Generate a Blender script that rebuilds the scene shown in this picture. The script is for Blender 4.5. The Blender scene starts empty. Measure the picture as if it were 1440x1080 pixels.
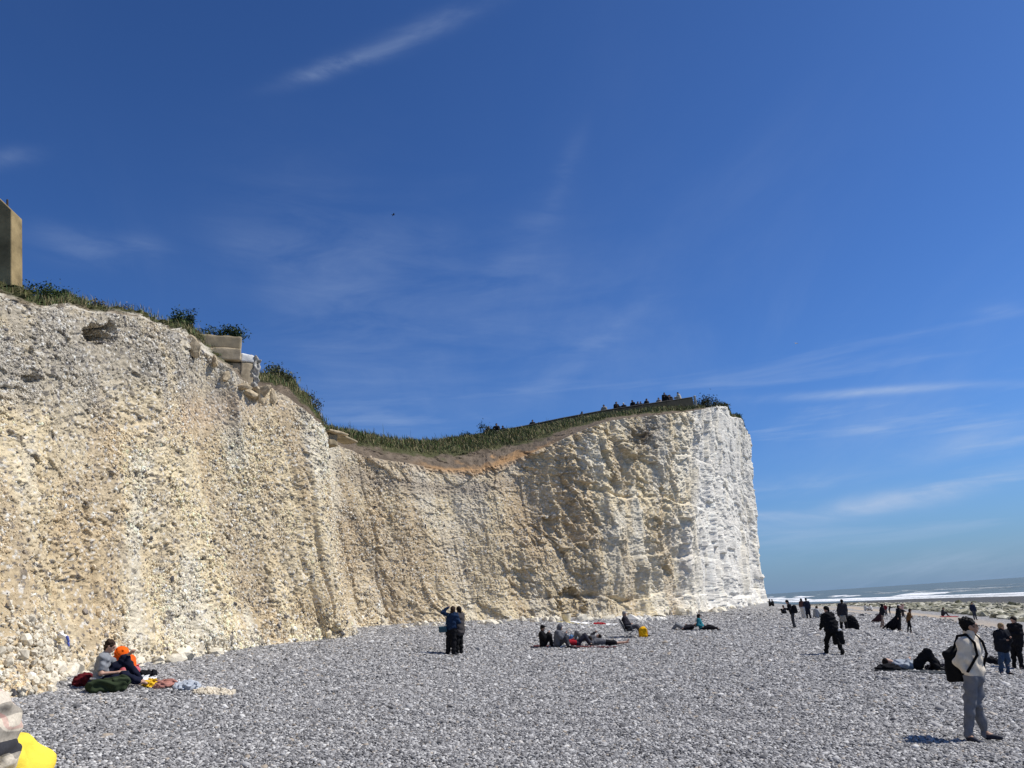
import bpy, math, random
import numpy as np
from mathutils import Matrix, Vector

random.seed(7)
RNG = np.random.RandomState(7)
scene = bpy.context.scene
COL = scene.collection
R = math.radians

# ------------------------------------------------------------------ camera, world, sun, exposure
FPX = 1040.0
ROLL = math.atan(0.0658)
PITCH = math.atan((859 - 540) * math.cos(ROLL) / FPX)
cam_d = bpy.data.cameras.new('camera')
cam = bpy.data.objects.new('camera', cam_d)
COL.objects.link(cam)
cam_d.sensor_width = 36.0
cam_d.lens = 36.0 * FPX / 1440.0
cam_d.clip_start = 0.05
cam_d.clip_end = 90000
fwd = Vector((0, math.cos(PITCH), math.sin(PITCH)))
up0 = Vector((0, -math.sin(PITCH), math.cos(PITCH)))
rt0 = Vector((1, 0, 0))
c_, s_ = math.cos(ROLL), math.sin(ROLL)
# the horizon climbs to the right in the photograph
rt = rt0 * c_ - up0 * s_
up = rt0 * s_ + up0 * c_
cam.matrix_world = Matrix(((rt.x, up.x, -fwd.x, 0), (rt.y, up.y, -fwd.y, 0), (rt.z, up.z, -fwd.z, 0), (0, 0, 0, 1)))
scene.camera = cam

SUN_EL, SUN_DIR = R(51), Vector((0.99, 0.12, 0)).normalized()
SUN_ROT = math.atan2(SUN_DIR.x, SUN_DIR.y)
sun_d = bpy.data.lights.new('sun', 'SUN')
sun_d.energy = 4.6
sun_d.angle = R(0.5)
sun_d.color = (1.0, 0.955, 0.88)
sun = bpy.data.objects.new('sun', sun_d)
COL.objects.link(sun)
sv = Vector((SUN_DIR.x * math.cos(SUN_EL), SUN_DIR.y * math.cos(SUN_EL), math.sin(SUN_EL)))
sun.rotation_euler = sv.to_track_quat('Z', 'Y').to_euler()
sun.location = (40, 0, 60)

scene.view_settings.view_transform = 'Standard'
scene.view_settings.look = 'None'
scene.view_settings.exposure = 0.12
scene.view_settings.gamma = 1.0
scene.view_settings.use_curve_mapping = False
scene.render.engine = 'CYCLES'
scene.cycles.max_bounces = 5
scene.cycles.diffuse_bounces = 3


class NT:
    """tiny node helper"""
    def __init__(self, tree):
        self.t = tree
        self.n = tree.nodes
        self.l = tree.links

    def new(self, kind, **kw):
        n = self.n.new(kind)
        for k, v in kw.items():
            setattr(n, k, v)
        return n

    def put(self, sock, v):
        if isinstance(v, bpy.types.NodeSocket):
            self.l.new(v, sock)
        elif v is not None:
            sock.default_value = v

    def math(self, op, a, b=None, c=None, clamp=False):
        n = self.new('ShaderNodeMath', operation=op)
        n.use_clamp = clamp
        self.put(n.inputs[0], a)
        if b is not None:
            self.put(n.inputs[1], b)
        if c is not None:
            self.put(n.inputs[2], c)
        return n.outputs[0]

    def mix(self, f, a, b, blend='MIX'):
        n = self.new('ShaderNodeMix', data_type='RGBA', blend_type=blend)
        self.put(n.inputs[0], f)
        self.put(n.inputs[6], a)
        self.put(n.inputs[7], b)
        return n.outputs[2]

    def noise(self, vec, scale, detail=3, rough=0.55, dist=0.0, out=0):
        n = self.new('ShaderNodeTexNoise')
        if vec is not None:
            self.put(n.inputs['Vector'], vec)
        n.inputs['Scale'].default_value = scale
        n.inputs['Detail'].default_value = detail
        n.inputs['Roughness'].default_value = rough
        n.inputs['Distortion'].default_value = dist
        return n.outputs[out]

    def ramp(self, f, stops):
        n = self.new('ShaderNodeValToRGB')
        el = n.color_ramp.elements
        while len(el) < len(stops):
            el.new(0.5)
        for e, (p, c) in zip(el, stops):
            e.position = p
            e.color = c if len(c) == 4 else (*c, 1)
        self.put(n.inputs[0], f)
        return n.outputs[0]

    def maprange(self, v, a, b, c=0.0, d=1.0, smooth=False):
        n = self.new('ShaderNodeMapRange')
        n.interpolation_type = 'SMOOTHSTEP' if smooth else 'LINEAR'
        self.put(n.inputs[0], v)
        for i, x in zip((1, 2, 3, 4), (a, b, c, d)):
            n.inputs[i].default_value = x
        return n.outputs[0]


world = bpy.data.worlds.new('World')
scene.world = world
world.use_nodes = True
w = NT(world.node_tree)
w.n.clear()
sky = w.new('ShaderNodeTexSky', sky_type='NISHITA')
sky.sun_disc = False
sky.sun_elevation = SUN_EL
sky.sun_rotation = SUN_ROT
sky.altitude = 0
sky.air_density = 1.15
sky.dust_density = 0.5
sky.ozone_density = 1.4
SKY_STRENGTH = 0.0645
SKY_TINT = (0.43, 0.78, 1.42, 1)
tinted = w.mix(1.0, sky.outputs[0], SKY_TINT, 'MULTIPLY')
# (deeper towards the top of the dome)
# thin cirrus: streaked noise over the direction of view, all round the sky
tc = w.new('ShaderNodeTexCoord')
sep = w.new('ShaderNodeSeparateXYZ')
w.l.new(tc.outputs['Generated'], sep.inputs[0])
dx, dy, dz = sep.outputs
dzs = w.math('ADD', w.math('MAXIMUM', dz, 0.0), 0.14)
cu = w.math('DIVIDE', dx, dzs)        # a plane high overhead
cv = w.math('DIVIDE', dy, dzs)
comb = w.new('ShaderNodeCombineXYZ')
w.put(comb.inputs[0], cu)
w.put(comb.inputs[1], cv)
mp = w.new('ShaderNodeMapping')
w.l.new(comb.outputs[0], mp.inputs[0])
mp.inputs['Rotation'].default_value = (0, 0, R(28))
mp.inputs['Scale'].default_value = (1.5, 0.42, 1)
n1 = w.noise(mp.outputs[0], 1.15, 7, 0.6, 0.6)
n2 = w.noise(comb.outputs[0], 0.42, 2, 0.5)
cir = w.math('MULTIPLY', w.maprange(n1, 0.40, 0.80, 0, 1, True), w.maprange(n2, 0.40, 0.68, 0, 1, True))
# a flatter sheet of streaks low over the sea
mp2 = w.new('ShaderNodeMapping')
w.l.new(tc.outputs['Generated'], mp2.inputs[0])
mp2.inputs['Rotation'].default_value = (0, R(7), 0)
mp2.inputs['Scale'].default_value = (2.2, 2.2, 22)
n3 = w.noise(mp2.outputs[0], 1.6, 6, 0.55, 0.35)
low = w.math('MULTIPLY', w.maprange(n3, 0.50, 0.74, 0, 1, True),
             w.math('MULTIPLY', w.maprange(dz, 0.02, 0.10, 0, 1, True), w.maprange(dz, 0.34, 0.16, 0, 1, True)))


def wisp(x, y, ln, wd, ang, amp):
    """one feathery cirrus streak: centre / length / width in the plane x/y, z/y of the sky ahead"""
    u0, v0 = x, y
    du = w.math('SUBTRACT', w.math('DIVIDE', dx, w.math('MAXIMUM', dy, 0.05)), u0)
    dv = w.math('SUBTRACT', w.math('DIVIDE', dz, w.math('MAXIMUM', dy, 0.05)), v0)
    ca, sa = math.cos(ang), math.sin(ang)
    a = w.math('ADD', w.math('MULTIPLY', du, ca), w.math('MULTIPLY', dv, sa))
    b = w.math('SUBTRACT', w.math('MULTIPLY', dv, ca), w.math('MULTIPLY', du, sa))
    a = w.math('DIVIDE', a, ln)
    b = w.math('ADD', w.math('DIVIDE', b, wd), w.math('MULTIPLY', w.math('SUBTRACT', wn, 0.5), 2.6))
    r2 = w.math('ADD', w.math('MULTIPLY', a, a), w.math('MULTIPLY', b, b))
    e = w.math('POWER', 2.718, w.math('MULTIPLY', r2, -1.0))
    return w.math('MULTIPLY', w.math('MULTIPLY', e, amp), w.math('ADD', 0.25, w.math('MULTIPLY', 1.5, wf)))


wn = w.noise(tc.outputs['Generated'], 4.0, 4, 0.6)
mp3 = w.new('ShaderNodeMapping')
w.l.new(tc.outputs['Generated'], mp3.inputs[0])
mp3.inputs['Rotation'].default_value = (0, R(-30), 0)
mp3.inputs['Scale'].default_value = (6, 6, 26)
wf = w.maprange(w.noise(mp3.outputs[0], 1.0, 6, 0.62, 0.5), 0.36, 0.70, 0, 1)
cl = w.math('ADD', w.math('MULTIPLY', cir, 0.32), w.math('MULTIPLY', low, 0.46))
WISPS = []


def sky_uv(px, py):
    v = ray(px, py)
    return v[0] / v[1], v[2] / v[1]


def ray(px, py):
    a = px - 720.0
    b = -(py - 540.0)
    r_ = a * c_ + b * s_
    u_ = -a * s_ + b * c_
    return np.array([r_, FPX * math.cos(PITCH) - u_ * math.sin(PITCH), FPX * math.sin(PITCH) + u_ * math.cos(PITCH)])


def at(px, py, Y):
    """the point of the world at forward distance Y seen at a pixel of the 1440 x 1080 photograph"""
    v = ray(px, py)
    return v * (Y / v[1])


def project(P):
    P = np.asarray(P)
    r = P @ np.array(rt)
    u = P @ np.array(up)
    f = np.maximum(P @ np.array(fwd), 1e-3)
    return 720 + FPX * r / f, 540 - FPX * u / f


for (x0, y0, x1, y1, wd, amp) in ((415, 108, 535, 70, 0.016, 0.20), (520, 66, 680, 5, 0.022, 0.13), (815, 190, 770, 300, 0.014, 0.05), (780, 280, 680, 430, 0.035, 0.055),
                                  (1080, 559, 1370, 542, 0.006, 0.34), (1090, 735, 1450, 662, 0.014, 0.46), (1060, 690, 1220, 664, 0.012, 0.26), (1040, 728, 1110, 724, .006, .35), (1270, 640, 1440, 600, .018, .22),
                                  (45, 335, 175, 372, 0.026, 0.16), (170, 345, 230, 360, 0.02, 0.08), (1380, 440, 1440, 432, 0.010, 0.16), (760, 540, 920, 420, 0.020, 0.06), (300, 330, 420, 350, .03, .05), (-20, 222, 50, 215, .02, .09), (400, 290, 620, 560, .16, .09), (640, 560, 860, 400, .10, .06)):
    a = np.array(sky_uv(x0, y0))
    b = np.array(sky_uv(x1, y1))
    m = (a + b) / 2
    d = b - a
    cl = w.math('ADD', cl, wisp(m[0], m[1], np.linalg.norm(d) * 0.55, wd, math.atan2(d[1], d[0]), amp))
cl = w.math('MINIMUM', cl, 0.75)
cloud_c = (6.6, 8.2, 11.0, 1)
tinted = w.mix(1.0, tinted, w.maprange(dz, 0.08, 0.75, 1.13, 0.85), 'MULTIPLY')
hz = w.math('MULTIPLY', w.math('POWER', 2.718, w.math('MULTIPLY', w.math('MAXIMUM', dz, 0.0), -14.0)), 0.62)
tinted = w.mix(hz, tinted, (2.75, 4.25, 7.2, 1))
skyc = w.mix(cl, tinted, cloud_c)
bg = w.new('ShaderNodeBackground')
w.put(bg.inputs[0], skyc)
bg.inputs[1].default_value = SKY_STRENGTH
wo = w.new('ShaderNodeOutputWorld')
w.l.new(bg.outputs[0], wo.inputs[0])

# ------------------------------------------------------------------ numpy noise
M32 = np.uint32


def _hash(ix, iy, seed):
    h = (ix.astype(np.int64) * 374761393 + iy.astype(np.int64) * 668265263 + seed * 974634777) & 0xFFFFFFFF
    h = h.astype(M32)
    h ^= h >> M32(13)
    h = h * M32(1274126177)
    h ^= h >> M32(16)
    h = h * M32(2246822519)
    h ^= h >> M32(13)
    return h


def hf(ix, iy, seed):
    return _hash(ix, iy, seed).astype(np.float32) / np.float32(4294967296.0)


def vnoise(x, y, seed=0):
    xi, yi = np.floor(x), np.floor(y)
    fx, fy = x - xi, y - yi
    fx = fx * fx * (3 - 2 * fx)
    fy = fy * fy * (3 - 2 * fy)
    a = hf(xi, yi, seed)
    b = hf(xi + 1, yi, seed)
    c = hf(xi, yi + 1, seed)
    d = hf(xi + 1, yi + 1, seed)
    return (a * (1 - fx) + b * fx) * (1 - fy) + (c * (1 - fx) + d * fx) * fy


def fbm(x, y, seed=0, octv=4, gain=0.5):
    t, a, n = 0, 1.0, 0
    for i in range(octv):
        t = t + a * vnoise(x * 2 ** i + 17.3 * i, y * 2 ** i - 9.1 * i, seed + i)
        n += a
        a *= gain
    return t / n


def worley(x, y, seed=0):
    """nearest-cell distance, offset to its point and three randoms of the cell"""
    bx, by = np.floor(x - 0.5), np.floor(y - 0.5)
    best = np.full(x.shape, 9.0, np.float32)
    second = np.full(x.shape, 9.0, np.float32)
    ox = np.zeros_like(best)
    oy = np.zeros_like(best)
    r0 = np.zeros_like(best)
    r1 = np.zeros_like(best)
    r2 = np.zeros_like(best)
    for i in (0, 1):
        for j in (0, 1):
            cx, cy = bx + i, by + j
            h1 = hf(cx, cy, seed)
            h2 = hf(cx, cy, seed + 101)
            vx = x - (cx + 0.15 + 0.7 * h1)
            vy = y - (cy + 0.15 + 0.7 * h2)
            d = np.sqrt(vx * vx + vy * vy)
            m = d < best
            second = np.where(m, best, np.minimum(second, d))
            best = np.where(m, d, best)
            ox = np.where(m, vx, ox)
            oy = np.where(m, vy, oy)
            r0 = np.where(m, hf(cx, cy, seed + 7), r0)
            r1 = np.where(m, hf(cx, cy, seed + 13), r1)
            r2 = np.where(m, hf(cx, cy, seed + 19), r2)
    return best, second - best, ox, oy, r0, r1, r2


def facets(a, z, sa, sz, seed, tilt=0.9):
    """broken rock: each cell a tilted plane at its own height, about -1 .. 1"""
    F, E, ox, oy, r0, r1, r2 = worley(a / sa, z / sz, seed)
    h = (r0 - 0.5) * 1.2 + tilt * ((r1 - 0.5) * 2 * ox + (r2 - 0.65) * 2 * oy)
    return h, E, r0, r1


def sm(a, b, x):
    t = np.clip((x - a) / (b - a), 0, 1)
    return t * t * (3 - 2 * t)


# ------------------------------------------------------------------ object helpers
def link(o, parent=None):
    COL.objects.link(o)
    if parent is not None:
        o.parent = parent
    return o


def tag(o, label=None, cat=None, group=None, kind=None):
    if label:
        o['label'] = label
    if cat:
        o['category'] = cat
    if group:
        o['group'] = group
    if kind:
        o['kind'] = kind
    return o


def mesh_np(name, V, F, mats=(), smooth=True, attrs=None, fmat=None):
    """mesh from numpy arrays; F is (n,3) or (n,4)"""
    me = bpy.data.meshes.new(name)
    V = np.ascontiguousarray(V, np.float32)
    F = np.ascontiguousarray(F, np.int32)
    k = F.shape[1]
    me.vertices.add(len(V))
    me.vertices.foreach_set('co', V.ravel())
    me.loops.add(F.size)
    me.loops.foreach_set('vertex_index', F.ravel())
    me.polygons.add(len(F))
    me.polygons.foreach_set('loop_start', np.arange(0, F.size, k, dtype=np.int32))
    me.polygons.foreach_set('use_smooth', np.full(len(F), bool(smooth)))
    if fmat is not None:
        me.polygons.foreach_set('material_index', np.asarray(fmat, np.int32))
    for m in mats:
        me.materials.append(m)
    if attrs:
        for an, av in attrs.items():
            if av.ndim == 2:
                at_ = me.attributes.new(an, 'FLOAT_COLOR', 'POINT')
                c4 = np.ones((len(av), 4), np.float32)
                c4[:, :3] = av
                at_.data.foreach_set('color', c4.ravel())
            else:
                at_ = me.attributes.new(an, 'FLOAT', 'POINT')
                at_.data.foreach_set('value', np.ascontiguousarray(av, np.float32))
    me.update(calc_edges=True)
    return me


def obj(name, me, parent=None, loc=None, rz=None):
    o = bpy.data.objects.new(name, me)
    link(o, parent)
    if loc is not None:
        o.location = tuple(float(v) for v in loc)
    if rz is not None:
        o.rotation_euler = (0, 0, rz)
    return o


def empty(name, loc=(0, 0, 0), rz=0):
    o = bpy.data.objects.new(name, None)
    o.empty_display_size = 0.2
    link(o)
    o.location = tuple(float(v) for v in loc)
    o.rotation_euler = (0, 0, rz)
    return o


def grid_faces(nr, nc):
    i = np.arange(nr - 1)[:, None] * nc + np.arange(nc - 1)[None, :]
    return np.stack([i, i + 1, i + nc + 1, i + nc], -1).reshape(-1, 4)


MATS = {}


def plain(name, col, rough=0.85, var=0.25, scale=14.0, bump=0.0, spec=0.25, bscale=60.0, sheen=0.0):
    if name in MATS:
        return MATS[name]
    m = bpy.data.materials.new(name)
    m.use_nodes = True
    t = NT(m.node_tree)
    b = t.n['Principled BSDF']
    tcn = t.new('ShaderNodeTexCoord')
    nz = t.noise(tcn.outputs['Object'], scale, 4, 0.6)
    lo = tuple(c * (1 - var) for c in col) + (1,)
    hi = tuple(min(1, c * (1 + var)) for c in col) + (1,)
    t.put(b.inputs['Base Color'], t.mix(t.maprange(nz, 0.3, 0.7), lo, hi))
    b.inputs['Roughness'].default_value = rough
    b.inputs['Specular IOR Level'].default_value = spec
    if sheen:
        b.inputs['Sheen Weight'].default_value = sheen
    if bump:
        bn = t.new('ShaderNodeBump')
        bn.inputs['Strength'].default_value = bump
        bn.inputs['Distance'].default_value = 0.01
        t.put(bn.inputs['Height'], t.noise(tcn.outputs['Object'], bscale, 4, 0.65))
        t.put(b.inputs['Normal'], bn.outputs[0])
    MATS[name] = m
    return m


# ------------------------------------------------------------------ the beach profile
COAST = np.array([0.25, 0.968])
SK = np.array([-60, -30, -20, -14, -11, -8.5, -5, 0, 3.5, 6.5, 8.5, 10.5, 14, 20, 28, 55, 86, 112, 420.0])
ZK = np.array([-.3, -.4, -.6, -.85, -1.1, -1.5, -1.75, -1.98, -2.25, -2.45, -2.75, -2.95, -3.5, -4.0, -4.3, -4.85, -5.25, -6.0, -9.0])
SEA_Z = -5.3
# foot of the cliff, edge of the cliff and crest of the bank above it: pixel and forward distance
BASE = [(0, 972, 15.0), (100, 948, 18.5), (200, 934, 22), (300, 920, 27), (400, 908, 32), (460, 901, 35), (491, 897, 36.4), (486, 885, 44), (512, 882, 49), (566, 881, 52.5),
        (630, 879, 55), (700, 876, 57), (780, 871, 58.5), (870, 867, 62), (940, 864, 69), (1000, 859, 78), (1036, 852.6, 97), (1042, 851.6, 101), (1059, 849.4, 119), (1064, 848.8, 124), (1076, 846, 150)]
TOP = [(0, 412, 17.2), (100, 432, 20.3), (190, 448, 23.6), (272, 478, 27.6), (345, 536, 29.9), (402, 556, 33.2), (454, 606, 37.4), (449, 614, 43.5), (474, 626, 47.5), (522, 643, 51),
       (590, 658, 56), (660, 662, 59), (730, 644, 61.5), (850, 594, 65.5), (930, 584, 72.5), (989, 576, 81), (1022, 573, 92), (1028, 587, 95.5), (1042, 590, 107), (1046, 605, 112), (1052, 628, 132)]
CREST = [(0, 402, 19.0), (100, 421, 22.3), (192, 441, 25.6), (274, 466, 29.8), (350, 524, 32.4), (408, 534, 36.0), (450, 590, 40.4), (447, 598, 46.5), (482, 607, 50), (524, 613, 54.5),
         (590, 622, 60.5), (660, 615, 66), (735, 604, 69.5), (850, 584, 75), (930, 576, 80.5), (987, 573, 87), (1020, 570, 95), (1028, 584.5, 98.5), (1041, 588, 110), (1046, 603, 115), (1051, 626, 135)]


def ext(lst, dz):
    P = np.array([at(*q) for q in lst])
    pre = np.array([P[0] + np.array([-2.6, -30, 0.2]), P[0] + np.array([-1.4, -14, 0.1])])
    d = np.array([2.0, 60, dz])
    post = np.array([P[-1] + np.array([9, 60, dz * .4]), P[-1] + np.array([22, 160, dz])])
    return np.vstack([pre, P, post])


BW, TW, CW = ext(BASE, 0), ext(TOP, 6), ext(CREST, 6)
_bs = BW[2:-2]
_fs = np.interp(_bs[:, 0] * COAST[1] - _bs[:, 1] * COAST[0] + 52 * sm(180, 480, _bs[:, 1]), SK, ZK)
_res = _bs[:, 2] - _fs
_sig = np.maximum(0.16 * _bs[:, 1], 5.0)


def shore_s(X, Y):
    """distance seaward across the beach; the shore swings in beyond the headland"""
    return X * COAST[1] - Y * COAST[0] + 52 * sm(180, 480, Y)


def ground(X, Y):
    X = np.asarray(X, float)
    Y = np.asarray(Y, float)
    s = shore_s(X, Y)
    z = np.interp(s, SK, ZK)
    num = 0.0
    den = 0.35
    for p, r, g in zip(_bs, _res, _sig):
        k = np.exp(-((X - p[0]) ** 2 + (Y - p[1]) ** 2) / (2 * g * g))
        num = num + k * r
        den = den + k
    z = z + num / den
    z = z + 0.09 * (fbm(X / 3.1, Y / 3.1, 5, 3) - 0.5) * sm(40, 20, s) + 0.25 * (fbm(X / 14, Y / 14, 9, 2) - 0.5) * sm(40, 20, s)
    return z


def hit(px, py, y0=3.0, y1=300.0):
    """the spot of beach seen at a pixel"""
    v = ray(px, py)
    ys = np.geomspace(y0, y1, 900)
    P = v[None, :] * (ys / v[1])[:, None]
    d = P[:, 2] - ground(P[:, 0], P[:, 1])
    i = int(np.argmax(d < 0)) if (d < 0).any() else len(ys) - 1
    if i > 0:
        t = d[i - 1] / (d[i - 1] - d[i])
        P0 = P[i - 1] + (P[i] - P[i - 1]) * t
    else:
        P0 = P[i]
    P0[2] = float(ground(P0[0], P0[1]))
    return P0


# ------------------------------------------------------------------ chalk cliff
def catmull(P, t):
    n = len(P)
    i = np.clip(np.floor(t).astype(int), 0, n - 2)
    f = (t - i)[:, None]
    p0 = P[np.maximum(i - 1, 0)]
    p1 = P[i]
    p2 = P[i + 1]
    p3 = P[np.minimum(i + 2, n - 1)]
    m1 = (p2 - p0) * 0.5 * 0.8
    m2 = (p3 - p1) * 0.5 * 0.8
    return p1 * (2 * f ** 3 - 3 * f ** 2 + 1) + m1 * (f ** 3 - 2 * f ** 2 + f) + p2 * (-2 * f ** 3 + 3 * f ** 2) + m2 * (f ** 3 - f ** 2)


def build_cliff():
    # columns spread evenly over what the camera sees
    seg = [30, 70]
    tp = np.array([b[0] for b in BASE], float)
    tt = np.array([b[0] for b in TOP], float)
    for i in range(len(BASE) - 1):
        seg.append(int(max(34, 1.22 * max(tp[i + 1] - tp[i], tt[i + 1] - tt[i]))))
    seg += [30, 20]
    ts = []
    for i, k in enumerate(seg):
        ts.append(i + np.arange(k) / k)
    ts = np.concatenate(ts + [[len(seg) - 1e-6]])
    B, T, Cr = catmull(BW, ts), catmull(TW, ts), catmull(CW, ts)
    nc = len(ts)
    mid = (B + T) * 0.5
    cp = np.interp(ts, np.arange(len(BW)), np.concatenate([[-200, -60], tp, [1080, 1084]]))
    sq = 1 - 0.72 * sm(985, 1040, cp)
    arc = np.concatenate([[0], np.cumsum(np.linalg.norm(np.diff(mid[:, :2], axis=0), axis=1) * sq[1:])])
    tan = np.gradient(mid[:, :2], axis=0)
    k = np.ones(9) / 9
    for q in (0, 1):
        tan[:, q] = np.convolve(np.pad(tan[:, q], 4, 'edge'), k, 'valid')
    tan /= np.linalg.norm(tan, axis=1)[:, None]
    nrm = np.stack([tan[:, 1], -tan[:, 0], np.zeros(nc)], 1)
    n1, n2 = 470, 64
    v = np.concatenate([np.linspace(-0.06, 1.0, n1), 1 + np.linspace(0, 1, n2 + 1)[1:]])
    vv = v[:, None]
    vc = np.clip(vv, None, 1)
    bank = np.clip(vv - 1, 0, 1)
    P = B[None] * (1 - vc[..., None]) + T[None] * vc[..., None]
    P = P + (Cr - T)[None] * bank[..., None]
    A = np.broadcast_to(arc[None, :], P.shape[:2]).astype(np.float32)
    Z = P[..., 2].astype(np.float32)
    px, py = project(P.reshape(-1, 3))
    px = px.reshape(A.shape).astype(np.float32)
    py = py.reshape(A.shape).astype(np.float32)
    colpx = np.interp(ts, np.arange(len(BW)), np.concatenate([[-200, -60], tp, [1080, 1084]]))[None, :]
    V = np.broadcast_to(vv, A.shape).astype(np.float32)
    wr = (1 - sm(430, 760, colpx)) * 0.75 + 0.25 * (1 - sm(760, 860, colpx))      # rubbly drift on the left
    wr = np.broadcast_to(wr, A.shape)
    wc = 1 - wr
    flank = np.broadcast_to(sm(965, 1005, colpx), A.shape)
    H = Z - B[None, :, 2]
    warp = 0.9 * (fbm(A / 2.3, Z / 2.3, 3, 3) - 0.5)
    Aw, Zw = A + warp, Z + 0.8 * (fbm(A / 1.7, Z / 1.7, 31, 3) - 0.5)
    # form: gullies and ribs that run down the face
    d = 1.15 * (fbm(A / 4.2 + 0.1 * Z, Z / 26, 41, 3) - 0.5) * (0.75 + 0.35 * wc)
    rid = 1 - np.abs(2 * vnoise(A / 3.4 + 0.05 * Z, Z / 30, 47) - 1)
    d += 0.46 * (rid - 0.5) * (0.75 + .6 * wc)
    gul = np.abs(2 * vnoise(A / 2.6 + 0.02 * Z + .5 * (fbm(A / 3, Z / 3, 48, 3) - .5), Z / 18, 49) - 1)
    d -= 0.20 * sm(.16, .0, gul) * wr * sm(.3, .6, fbm(A / 5, Z / 9, 50, 2))
    d += 0.5 * (fbm(A / 1.6, Z / 5.5, 43, 4) - 0.5) * (0.5 + 0.5 * wc)
    # left: lumps of chalk and flint in a loose drift
    f1, e1, r1, q1 = facets(Aw, Zw, 0.46, 0.34, 51, 0.9)
    f2, e2, r2, q2 = facets(Aw, Zw, 0.19, 0.145, 52, 1.0)
    f3, e3, r3, q3 = facets(A, Z, 0.085, 0.07, 53, 1.0)
    patch = sm(0.35, 0.65, fbm(A / 1.9, Z / 1.9, 57, 3))
    d += wr * (0.060 * f1 * (0.2 + patch) + 0.045 * f2 * (0.25 + 0.8 * patch) + 0.022 * f3 - 0.035 * (r2 > 0.90) * sm(0, .3, e2))
    # right: jointed chalk, tilted blocks and ledges
    g1, k1, b1, h1 = facets(Aw * 1.0 + 0.35 * Z, Zw, 2.1, 2.6, 61, 0.8)
    g2, k2, b2, h2 = facets(Aw + 0.5 * Z, Zw, 0.85, 0.95, 62, 1.0)
    g3, k3, b3, h3 = facets(A + 0.6 * Z, Z, 0.36, 0.40, 63, 1.1)
    g4, k4, b4, h4 = facets(A, Z, 0.17, 0.16, 64, 1.1)
    deep = sm(0.30, 0.62, fbm(A / 5 + 3, Z / 4, 67, 3))
    amp = wc * (1 - 0.62 * flank)
    d += amp * ((0.36 * g1 * (0.4 + deep)) + 0.23 * g2 * (0.2 + .8 * deep) + 0.12 * g3 * (0.25 + .9 * deep) + 0.045 * g4)
    ja = (A + .8 * (fbm(A / 2.0, Z / 7, 131, 3) - .5)) / 1.25
    jr = hf(np.floor(ja), np.floor(Z / 4.6 + 3 * hf(np.floor(ja), ja * 0, 133)), 135)
    jb = (A + .5 * (fbm(A / 1.2, Z / 4, 137, 3) - .5)) / 0.52
    jr2 = hf(np.floor(jb), np.floor(Z / 1.9 + 3 * hf(np.floor(jb), jb * 0, 139)), 141)
    d += wc * ((0.22 + 0.24 * flank) * (jr - .5) + (0.10 + .08 * flank) * (jr2 - .5))
    # a couple of bedding ledges across the headland
    for zz, dep, wd in ((9.4, 0.26, 0.16), (4.2, 0.20, 0.2), (0.5, 0.55, 0.28), (14.5, 0.2, 0.14)):
        zl = zz + 2.4 * (fbm(A / 7, A * 0, 71, 4) - 0.5)
        on_ = sm(690, 860, px)
        d -= on_ * amp * dep * np.exp(-((Z - zl) / wd) ** 2) * sm(0.40, 0.6, fbm(A / 3, Z * 0 + zz, 73, 2))
        d -= on_ * amp * 0.5 * dep * sm(zl - .02, zl + .02, Z) * sm(zl + 2.2, zl + .2, Z)
    d += 0.02 * (fbm(A / 0.12, Z / 0.12, 77, 3) - 0.5)
    # talus apron
    d += (0.6 * wr + 0.55 * wc) * np.exp(-np.maximum(H, 0) / (.4 + 1.3 * fbm(A / 2.6, A * 0, 78, 2))) * (0.1 + 1.8 * fbm(A / 1.5, Z / 1.5, 79, 3))
    d += 0.5 * sm(130, 0, px) * np.exp(-np.maximum(H, 0) / 1.5) - 0.45 * np.exp(-np.maximum(H, 0) / 3)
    d -= 0.5 * np.sin(np.pi * np.clip(V, 0, 1)) * (0.35 + 0.9 * flank)
    # holes
    def hole(hx, hy, rx, ry, dep):
        q = np.sqrt(((px - hx) / rx) ** 2 + ((py - hy) / ry) ** 2) + 0.9 * (fbm(A / .45, Z / .45, 83, 3) - 0.5) + 0.12 * f2
        return -dep * sm(1.05, 0.8, q)
    d += hole(147, 470, 24, 17, 1.0) + hole(55, 533, 11, 8, 0.35) + hole(1400, 0, 1, 1, 0)
    d += hole(806, 850, 22, 22, 0.7) + hole(88, 905, 9, 11, 0.5) + hole(477, 888, 8, 13, 0.6)
    fade = 1 - 0.65 * bank
    bn = bank * 1.0
    soil_l, se, sr, sq = facets(Aw, bank * 3 + Z, 0.42, 0.3, 91, 1.0)
    rough_top = (0.16 + .26 * sm(380, 330, px)) * (fbm(A / 0.5, Z / 3, 97, 4) - 0.5) + 0.35 * (fbm(A / 1.9, A * 0, 98, 3) - 0.5)
    d = d * fade + bn * (0.16 + .12 * sm(380, 330, px)) * soil_l
    P = P + nrm[None] * d[..., None]
    lip = np.exp(-((V - 1.0) / 0.05) ** 2)
    P[..., 2] += rough_top * np.maximum(lip, sm(0.9, 1, V) * 0.5) * (0.35 + 0.65 * sm(0, 0.2, np.abs(V - 1)))
    P[..., 2] += bn * 0.10 * soil_l
    # ---- colours of the ground itself
    def c3(*c):
        return np.array(c, np.float32)
    cream, tan, pale, white = c3(.71, .595, .39), c3(.50, .385, .235), c3(.73, .66, .51), c3(.79, .755, .68)
    grey, flint, rust = c3(.40, .37, .315), c3(.085, .08, .085), c3(.42, .255, .125)
    soil, dark = c3(.155, .122, .09), c3(.055, .043, .03)
    fl = fbm(A / 3.0, Z / 3.0, 101, 4)
    streak = .6 * fbm(A / 1.5 + 0.06 * Z, Z / 11, 103, 5) + .4 * fbm(A / 4.5 + .1 * Z, Z / 16, 104, 4)
    Cc = np.zeros(A.shape + (3,), np.float32) + cream
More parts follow.
